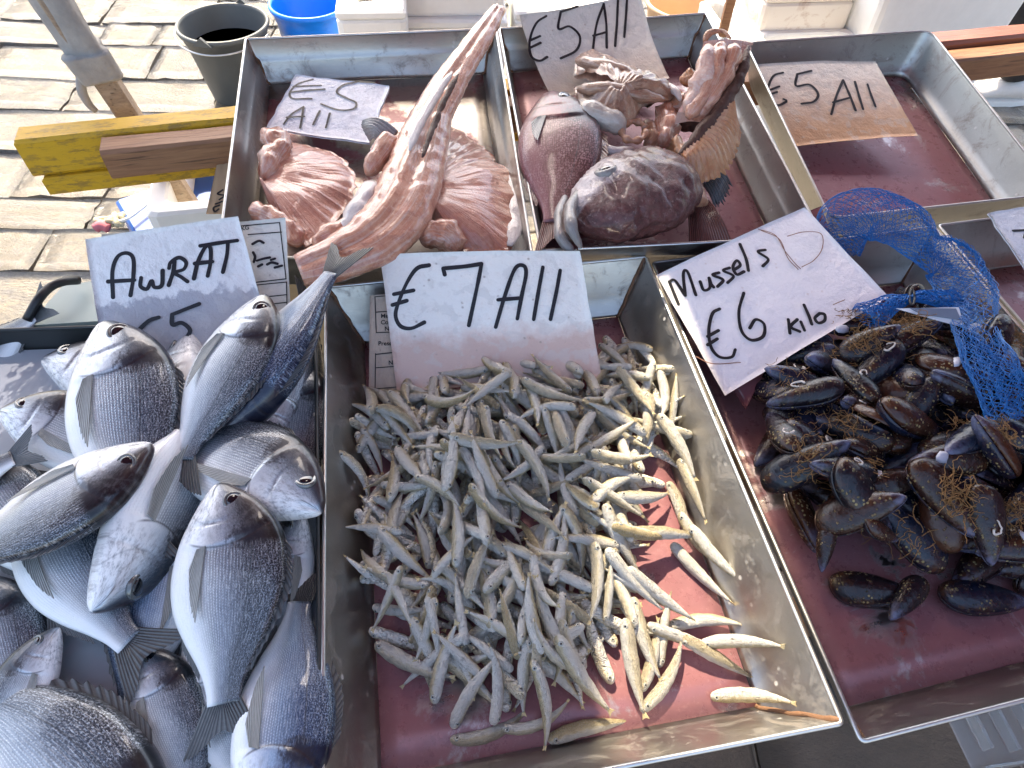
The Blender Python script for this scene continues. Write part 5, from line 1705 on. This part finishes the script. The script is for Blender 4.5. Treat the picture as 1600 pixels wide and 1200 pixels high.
def fanpatch(name, rootp, outline, zr, zo, mat, root, th=.012, rays=90, m=16, rib=.0010, dome=.008, seed=0, edge=.0015, nse=.004, ragged=0.0):
    """flat ribbed piece spreading from a root to an outline (both measured in the picture)"""
    rp_ = at(*rootp, zr)
    ol = spline([at(x, y, zo) for x, y in outline], rays)
    ol = ol + np.array([[nz(p, 70, seed), nz(p, 70, seed + 4), 0] for p in ol]) * ragged
    V, uv = [], []
    for sd in (1, 0):
        for i in range(rays):
            for j in range(m):
                t = j / (m - 1)
                p = rp_ * (1 - t) + ol[i] * t
                h = dome * math.sin(math.pi * min(1, t * .9 + .1)) + nse * fbm(p, 26, seed)
                h += rib * math.sin(i * 1.57) * min(1, t * 1.6)
                tk = th * (1 - t) ** .6 * (.35 + .65 * min(1, t * 4)) + edge
                V.append(p + np.array([0, 0, h + (tk if sd else 0)])); uv.append((i / rays, t))
    n_ = rays * m
    F1 = grid_faces(rays, m)
    F = list(F1) + [tuple(q + n_ for q in reversed(f)) for f in F1]
    per = [i * m for i in range(rays)] + [(rays - 1) * m + j for j in range(1, m)] + [i * m + m - 1 for i in range(rays - 2, -1, -1)] + list(range(m - 2, 0, -1))
    F += [(per[i], per[i] + n_, per[(i + 1) % len(per)] + n_, per[(i + 1) % len(per)]) for i in range(len(per))]
    V = np.array(V)
    a_, b_, c_ = V[F[5 * m][0]], V[F[5 * m][1]], V[F[5 * m][2]]
    if np.cross(b_ - a_, c_ - a_)[2] < 0: F = [tuple(reversed(f)) for f in F]
    return wpart(name, V, F, M[mat], root, uv)

def stripfan(name, base, tip, mat, root, rays=30, m=10, th=.003, jag=.1, seed=0, bulge=.006):
    v_, f_, u_ = fan([at(*q) for q in base], [at(*q) for q in tip], rays, m, th, jag, seed)
    for i in range(len(v_)):
        v_[i][2] += bulge * math.sin(math.pi * u_[i][1])
    return wpart(name, v_, f_, M[mat], root, u_, False)

# long carcass
cz = empty('fish_carcass', at(600, 330, .79))
tag(cz, 'long skinned pink fish carcass with its thin tail over the tray rim', 'carcass')
pts = [(779, 14, .915), (757, 48, .905), (722, 100, .892), (694, 145, .880), (670, 192, .868), (655, 240, .860), (642, 285, .855), (622, 332, .850), (586, 374, .846), (528, 404, .842), (468, 424, .838)]
wpx = [11, 17, 22, 27, 33, 40, 47, 52, 52, 42, 30]
W_ = [at(*q) for q in pts]
rad = [w_ * np.linalg.norm(p - np.array([0, 0, CAMH])) / FPX for w_, p in zip(wpx, W_)]
n, m = 90, 44
P_ = spline(W_, n); rr_ = np.interp(np.linspace(0, 1, n), np.linspace(0, 1, len(rad)), rad)
path, T_, N_, B_ = frames(P_)
V, uv = [], []
for i in range(n):
    for j in range(m):
        q = 2 * math.pi * j / m
        cs, sn_ = math.cos(q), math.sin(q)
        hgt = .62 if cs > 0 else .55
        r_ = 1.0
        if cs > 0:
            r_ += .16 * math.exp(-((sn_ - .10) / .16) ** 2) - .20 * math.exp(-((sn_ + .22) / .10) ** 2) - .14 * math.exp(-((sn_ - .42) / .10) ** 2)
            r_ += .018 * math.sin(i * 1.05 + 5 * abs(sn_)) * (1 - abs(sn_) * .4)
        p0_ = path[i] + (N_[i] * cs * hgt + B_[i] * sn_) * rr_[i]
        r_ += .07 * fbm(p0_, 24, 3) + .06 * fbm(p0_, 80, 9)
        V.append(path[i] + (N_[i] * cs * hgt + B_[i] * sn_) * rr_[i] * r_); uv.append((sn_ * .5 + .5, i / (n - 1) * 3))
F = grid_faces(n, m, True); F.append(tuple(reversed(range(m)))); F.append(tuple(range((n - 1) * m, n * m)))
wpart('trunk', V, F, M['flesh'], cz, uv)
# strips of silvery skin left on the trunk, fin flap, stump and cartilage
lump('silver_strip', [at(706, 112, .915), at(680, 150, .905), at(655, 195, .897), at(640, 235, .888)], [.004, .007, .008, .004], 'cart', cz, seed=4, flat=.5, rough=.2)
lump('backbone', [at(716, 116, .918), at(695, 155, .910), at(678, 195, .902), at(660, 245, .897)], [.003, .004, .0045, .003], 'spine', cz, seed=5, rough=.5, s=90, n=34)
stripfan('fin_flap', [(622, 205, .862), (607, 222, .855), (595, 232, .845)], [(566, 188, .868), (566, 200, .862), (578, 222, .85)], 'skin_grey', cz, 16, 8, .003, .05, 2, .012)
lump('stump', [at(612, 215, .86), at(597, 240, .855), at(574, 272, .845)], [.016, .017, .011], 'flesh', cz, seed=6)
lump('cartilage', [at(583, 285, .848), at(572, 315, .845), at(556, 345, .842), at(540, 368, .838)], [.012, .018, .018, .012], 'cart', cz, seed=7)
lump('flap', [at(560, 345, .835), at(530, 368, .835), at(508, 378, .832), at(490, 386, .83)], [.013, .016, .015, .012], 'flesh', cz, seed=8, rough=.4)

sw = empty('skate_wing', at(470, 310, .785))
tag(sw, 'pink ribbed skate wing below the torn white card', 'skate wing')
fanpatch('blade', (408, 292), [(412, 262), (430, 238), (470, 226), (520, 240), (553, 268), (557, 298), (532, 340), (496, 374), (474, 386), (452, 356), (420, 322)], .812, .806, 'wing', sw, th=.016, rays=220, rib=.0002, dome=.012, seed=3, ragged=.006)
lump('cut_root', [at(412, 212, .83), at(436, 226, .838), at(428, 252, .832), at(410, 280, .825)], [.016, .020, .018, .014], 'flesh', sw, seed=9, rough=.5, s=55)
lump('cut_root', [at(396, 330, .815), at(420, 338, .822), at(450, 356, .82), at(466, 382, .818)], [.012, .015, .014, .012], 'flesh', sw, seed=10, rough=.5, s=60)
sw2 = empty('skate_wing', at(735, 320, .785))
tag(sw2, 'reddish ribbed skate wing on the side towards the dark red fish', 'skate wing')
fanpatch('blade', (655, 322), [(668, 255), (686, 206), (712, 200), (742, 222), (774, 250), (805, 280), (811, 335), (803, 372), (786, 395), (735, 398), (700, 376), (672, 346)], .825, .806, 'wing', sw2, th=.020, rays=240, rib=.0002, dome=.012, seed=6, ragged=.006)
lump('cut_root', [at(655, 374, .828), at(680, 366, .832), at(702, 374, .828), at(716, 392, .82)], [.016, .020, .018, .014], 'flesh', sw2, seed=12, rough=.55, s=55)
lump('pale_edge', [at(785, 268, .812), at(803, 290, .812), at(806, 340, .812), at(796, 384, .812)], [.007, .012, .012, .008], 'cart', sw2, seed=13, flat=.35, rough=.25)

# big severed head
bh = empty('severed_head', at(975, 320, .785))
tag(bh, 'big severed maroon fish head with silvery cheek and open jaw', 'fish head')
S0, E0 = at(900, 352, .845), at(1068, 266, .850)
ax = (E0 - S0); Lh_ = np.linalg.norm(ax); ax /= Lh_
zz = np.array([0, 0, 1.0]) - ax * ax[2]; zz /= np.linalg.norm(zz); yy_ = np.cross(zz, ax)
fh = curve([0, .05, .15, .35, .6, .8, .93, 1.0], [.012, .030, .046, .066, .070, .062, .048, .028])
V, uv = [], []
n, m = 48, 48
for i in range(n):
    t = i / (n - 1)
    for j in range(m):
        q = 2 * math.pi * j / m
        c_, s_ = math.cos(q), math.sin(q)
        h = float(fh(t))
        p = S0 + ax * (t * Lh_) + yy_ * (h * s_ + .006) + zz * (h * .62 * c_)
        dd = 1 + .12 * fbm(p, 26, 2) + .06 * fbm(p, 80, 5)
        arc = .62 - .5 * (s_ - .1) ** 2
        dd += .05 * (.5 + .5 * math.tanh((arc - t) / .02)) * max(0, c_)
        dd -= .06 * math.exp(-((t - .30 - .1 * s_) / .02) ** 2) * max(0, c_) * (1 if s_ > -.3 else .3)
        p = S0 + ax * (t * Lh_) + (yy_ * (h * s_) + zz * (h * .62 * c_)) * dd
        V.append(p); uv.append((t, s_ * .5 + .5))
F = grid_faces(n, m, True); F.append(tuple(reversed(range(m)))); F.append(tuple(range((n - 1) * m, n * m)))
wpart('skull', V, F, M['bighead'], bh, uv)
lump('upper_lip', [at(905, 296, .86), at(892, 325, .868), at(893, 355, .868), at(908, 388, .85)], [.005, .0075, .0075, .005], 'skin_grey', bh, seed=21, rough=.25)
lump('lower_jaw', [at(886, 300, .842), at(874, 338, .848), at(877, 370, .848), at(896, 397, .838)], [.005, .0075, .0075, .006], 'skin_grey', bh, seed=22, rough=.25)
lump('tongue', [at(888, 322, .848), at(885, 346, .850), at(890, 376, .848)], [.008, .009, .008], 'spine', bh, seed=23)
ec = S0 + ax * (.36 * Lh_) + yy_ * .030 + zz * .0385
en_ = zz * .85 + yy_ * .5; en_ /= np.linalg.norm(en_)
e1_ = ax - en_ * (ax @ en_); e1_ /= np.linalg.norm(e1_); e2_ = np.cross(en_, e1_)
rings = [[ec + (e1_ * math.cos(q) + e2_ * math.sin(q)) * r_ + en_ * h_ for q in np.linspace(0, 6.283, 24, endpoint=False)] for r_, h_ in ((.016, -.010), (.0155, .000), (.012, .002), (.009, .001))]
V, F = loft(rings); eo = wpart('eye', V, F, M['skin_grey'], bh)
rings = [[ec + (e1_ * math.cos(q) + e2_ * math.sin(q)) * r_ + en_ * h_ for q in np.linspace(0, 6.283, 20, endpoint=False)] for r_, h_ in ((.009, -.001), (.008, .002), (.004, .0035), (.0005, .004))]
V, F = loft(rings); po = mk('pupil', V - np.array(bh.location), F, M['pupil']); ob('pupil', po, eo)

# flabby skull skin behind the head
fs = empty('fish_skin', at(970, 150, .81))
tag(fs, 'flabby translucent brown skin and jaw of a gutted head below the beige card', 'fish skin')
fanpatch('skin', (965, 150), [(897, 118), (900, 92), (918, 82), (965, 98), (1010, 116), (1046, 134), (1066, 152), (1036, 162), (1004, 172), (988, 190), (958, 200), (925, 190), (905, 168), (896, 140)], .878, .855, 'skin_tan', fs, th=.022, rays=80, rib=.002, dome=.004, seed=8, nse=.010)
lump('skin_fold', [at(900, 95, .875), at(940, 105, .885), at(990, 122, .882), at(1045, 142, .868)], [.008, .012, .011, .006], 'skin_tan', fs, seed=31, rough=.4)
lump('skin_fold', [at(903, 140, .872), at(950, 140, .885), at(1000, 150, .878), at(1040, 156, .866)], [.008, .010, .010, .006], 'skin_tan', fs, seed=32, rough=.4)
lump('pale_bulb', [at(908, 162, .858), at(925, 178, .864), at(955, 190, .862), at(975, 205, .85)], [.012, .019, .018, .010], 'skin_pale', fs, seed=33, rough=.22, s=30)
V, F = tube(spline([at(990 + 19 * math.cos(q), 205 + 15 * math.sin(q), .855) for q in np.linspace(0, 6.0, 14)], 40), [.005 + .0015 * math.sin(i) for i in range(40)], 8)
wpart('bone_ring', V, F, M['tan'], fs)
lump('jaw_bone', [at(930, 205, .845), at(938, 226, .848), at(960, 237, .848), at(990, 233, .845)], [.006, .008, .008, .006], 'cart', fs, seed=34, rough=.2)
lump('barbel', [at(1035, 130, .87), at(1056, 143, .872), at(1064, 158, .865)], [.006, .006, .003], 'cart', fs, seed=35)

# bony frame with ribs
fr = empty('fish_skeleton', at(1100, 200, .80))
tag(fr, 'bony fish frame with fanned orange ribs propped on the tray wall', 'fish bones')
stripfan('flank', [(1098, 72, .925), (1090, 110, .905), (1075, 150, .885), (1056, 185, .868)], [(1172, 66, .935), (1160, 105, .915), (1140, 145, .893), (1100, 190, .872)], 'flank', fr, 40, 14, .010, .30, 3, .004)
lump('meat', [at(1108, 72, .945), at(1104, 105, .930), at(1092, 140, .908), at(1070, 178, .882)], [.012, .015, .015, .012], 'flank', fr, seed=43, rough=.5, s=50)
lump('meat', [at(1150, 70, .948), at(1136, 110, .926), at(1112, 150, .902), at(1084, 186, .880)], [.012, .014, .014, .012], 'flesh', fr, seed=44, rough=.5, s=50)
lump('meat', [at(1128, 68, .948), at(1120, 100, .934), at(1102, 146, .908), at(1074, 184, .884)], [.010, .012, .012, .010], 'flesh', fr, seed=45, rough=.5, s=60)
lump('backbone', [at(1170, 72, .94), at(1158, 115, .922), at(1135, 155, .902), (at(1100, 200, .882)), at(1058, 245, .862)], [.005, .008, .009, .009, .004], 'spine', fr, seed=41, rough=.5, s=80, n=40)
stripfan('ribs', [(1132, 160, .895), (1112, 190, .885), (1088, 218, .872), (1062, 246, .86)], [(1150, 182, .876), (1156, 220, .856), (1128, 272, .838), (1066, 290, .835)], 'rib', fr, 40, 12, .007, .10, 5, .016)
lump('spur', [at(1100, 66, .925), at(1108, 52, .935), at(1128, 48, .94), at(1142, 60, .938)], [.003, .005, .004, .003], 'tan', fr, seed=42, rough=.5)

# scraps in the middle
for q, (pp, rd, mt, lb) in enumerate([
        ([(1045, 145, .85), (1065, 165, .852), (1085, 150, .848)], [.012, .015, .010], 'tan', 'curled tan scrap between the skin and the bony frame'),
        ([(1035, 170, .84), (1042, 200, .845), (1035, 228, .835)], [.014, .017, .013], 'flesh', 'pink strip of flesh beside the big head'),
        ([(1060, 195, .835), (1082, 190, .84), (1092, 175, .845)], [.011, .014, .009], 'spine', 'dark purple scrap under the bony frame'),
        ([(1010, 190, .835), (1020, 215, .84), (1008, 232, .832)], [.010, .012, .009], 'tan', 'brown shred of gut beside the jaw bone'),
        ([(1050, 225, .83), (1075, 250, .835), (1068, 285, .825)], [.014, .018, .014], 'rib', 'orange flap of flesh behind the big head'),
        ([(1065, 130, .86), (1078, 120, .868), (1090, 135, .865)], [.008, .012, .009], 'rib', 'small ear shaped scrap by the tray wall')]):
    r0_ = empty('fish_scrap', at(*pp[0]) - np.array([0, 0, .03]))
    lump('flesh', [at(*z_) for z_ in pp], rd, mt, r0_, seed=50 + q, rough=.55, s=60)
    tag(r0_, lb, 'fish scrap')
# cut tail and spiny fin
tl = empty('fish_tail', at(1100, 330, .79))
tag(tl, 'cut off brown fish tail spread on the tray floor', 'fish tail')
lump('stalk', [at(1078, 286, .822), at(1085, 305, .818), at(1090, 325, .812)], [.018, .017, .014], 'tan', tl, seed=61, rough=.25)
stripfan('fin', [(1072, 318, .808), (1088, 322, .812), (1106, 314, .808)], [(1076, 382, .795), (1108, 384, .797), (1143, 376, .795)], 'fin_red', tl, 34, 10, .003, .05, 7, .006)
sf = empty('spiny_fin', at(1118, 300, .79))
tag(sf, 'dark spiny fin poking from under the fanned ribs', 'fin')
stripfan('spines', [(1098, 288, .815), (1112, 282, .818), (1128, 270, .82)], [(1116, 322, .80), (1130, 312, .802), (1142, 288, .806)], 'fin', sf, 18, 6, .004, .5, 9, .003)

# ---------------------------------------------------------------- blue net
k = NM('blue_net'); v = k.co('Object')
M['net'] = k.set(color=k.mix(k.noise(v, 20, 3), (.004, .11, .40), (.010, .21, .60)), rough=.4, coat=.2)
nr = empty('blue_net', at(1440, 420, .79))
tag(nr, 'blue mesh mussel net with paper tags draped across the tray', 'net')
def net_sleeve(name, pts, wid, K=30, turns=1.6, flat=.18, seg=84, rad=.00045, seed=0, part_kind=True):
    P_ = spline([at(*q) for q in pts], seg)
    wd = np.interp(np.linspace(0, 1, seg), np.linspace(0, 1, len(wid)), wid)
    path, T_, N_, B_ = frames(P_)
    ps = []
    for sgn in (1, -1):
        for q in range(K):
            pp = []
            for i in range(seg):
                t = i / (seg - 1)
                a_ = 2 * math.pi * q / K + sgn * turns * t * 6.283
                f_ = nz((math.cos(a_) * 1.5, math.sin(a_) * 1.5, t * 7), 1, seed)
                zig = .13 * math.sin(i * 1.7 + q * 2.1) + .35 * nz((q * .8, t * 5, sgn), 1, seed) + .5 * nz((math.cos(a_), math.sin(a_), t * 3), 1, seed + 4)
                a2 = a_ + zig
                pp.append(path[i] + B_[i] * math.cos(a2) * wd[i] * (1 + .28 * f_) + N_[i] * (math.sin(a2) * wd[i] * flat * (1 + .5 * f_) + wd[i] * .25 * f_))
            ps.append(tube(pp, rad, 3, False))
    V, F = join(*ps)
    o = wpart(name, V, F, M['net'], nr)
    o['kind'] = 'stuff'
    return o
net_sleeve('net_sleeve', [(1312, 392, .812), (1322, 352, .826), (1362, 336, .838), (1408, 352, .838), (1448, 388, .832), (1488, 412, .826), (1512, 462, .826), (1528, 525, .838), (1552, 585, .842), (1590, 652, .838)],
           [.028, .036, .036, .034, .024, .034, .032, .022, .025, .030], 42, 1.5, .16, 120, .00042, 2)
net_sleeve('net_bundle', [(1352, 500, .812), (1385, 478, .820), (1425, 466, .822), (1462, 466, .822), (1510, 480, .818)], [.020, .014, .006, .014, .018], 26, .8, .5, 50, .0006, 5)
V, F = tube(spline([at(1425 + 4 * math.cos(q), 465 + 12 * math.sin(q), .826) for q in np.linspace(0, 6.2, 9)], 20), .0016, 6)
wpart('tie', V, F, M['black'], nr)
def tagsheet(name, cpx, mat, th=.0006):
    C_ = [at(*q) for q in cpx]
    nv = np.cross(C_[1] - C_[0], C_[3] - C_[0]); nv /= np.linalg.norm(nv)
    if nv[2] < 0: nv = -nv
    V, F = loft([[p - nv * th for p in C_], C_])
    return wpart(name, V, F, mat, nr, smooth=False)
M['tag_white'] = simple('tag_white', (.74, .76, .80), .4, 0, .05, 20, .1)
M['tag_grey'] = simple('tag_print', (.16, .20, .27), .5, 0, .1, 40, .1)
tagsheet('paper_tag', [(1400, 482, .832), (1498, 480, .834), (1508, 512, .826), (1462, 500, .828)], M['tag_white'])
tagsheet('tag_print', [(1421, 481, .8335), (1494, 482, .8352), (1502, 500, .8305), (1440, 491, .8318)], M['tag_grey'])
tagsheet('plastic_tag', [(1513, 508, .832), (1524, 504, .834), (1575, 522, .832), (1567, 539, .828), (1514, 518, .830)], M['tag_white'])

# carton flap with brush letters
s_c = Sheet('carton_flap', [(340, 250, .735), (359, 250, .735), (350, 334, .70), (322, 334, .70)], M['card'], 'cardboard flap with black letters beside the skate tray wall', 'cardboard', seed=21)
s_c.strokes([[(348, 297), (340, 303), (351, 306), (343, 312)], [(347, 315), (337, 319)], [(343, 321), (334, 325), (336, 331), (342, 327)]], .0016)
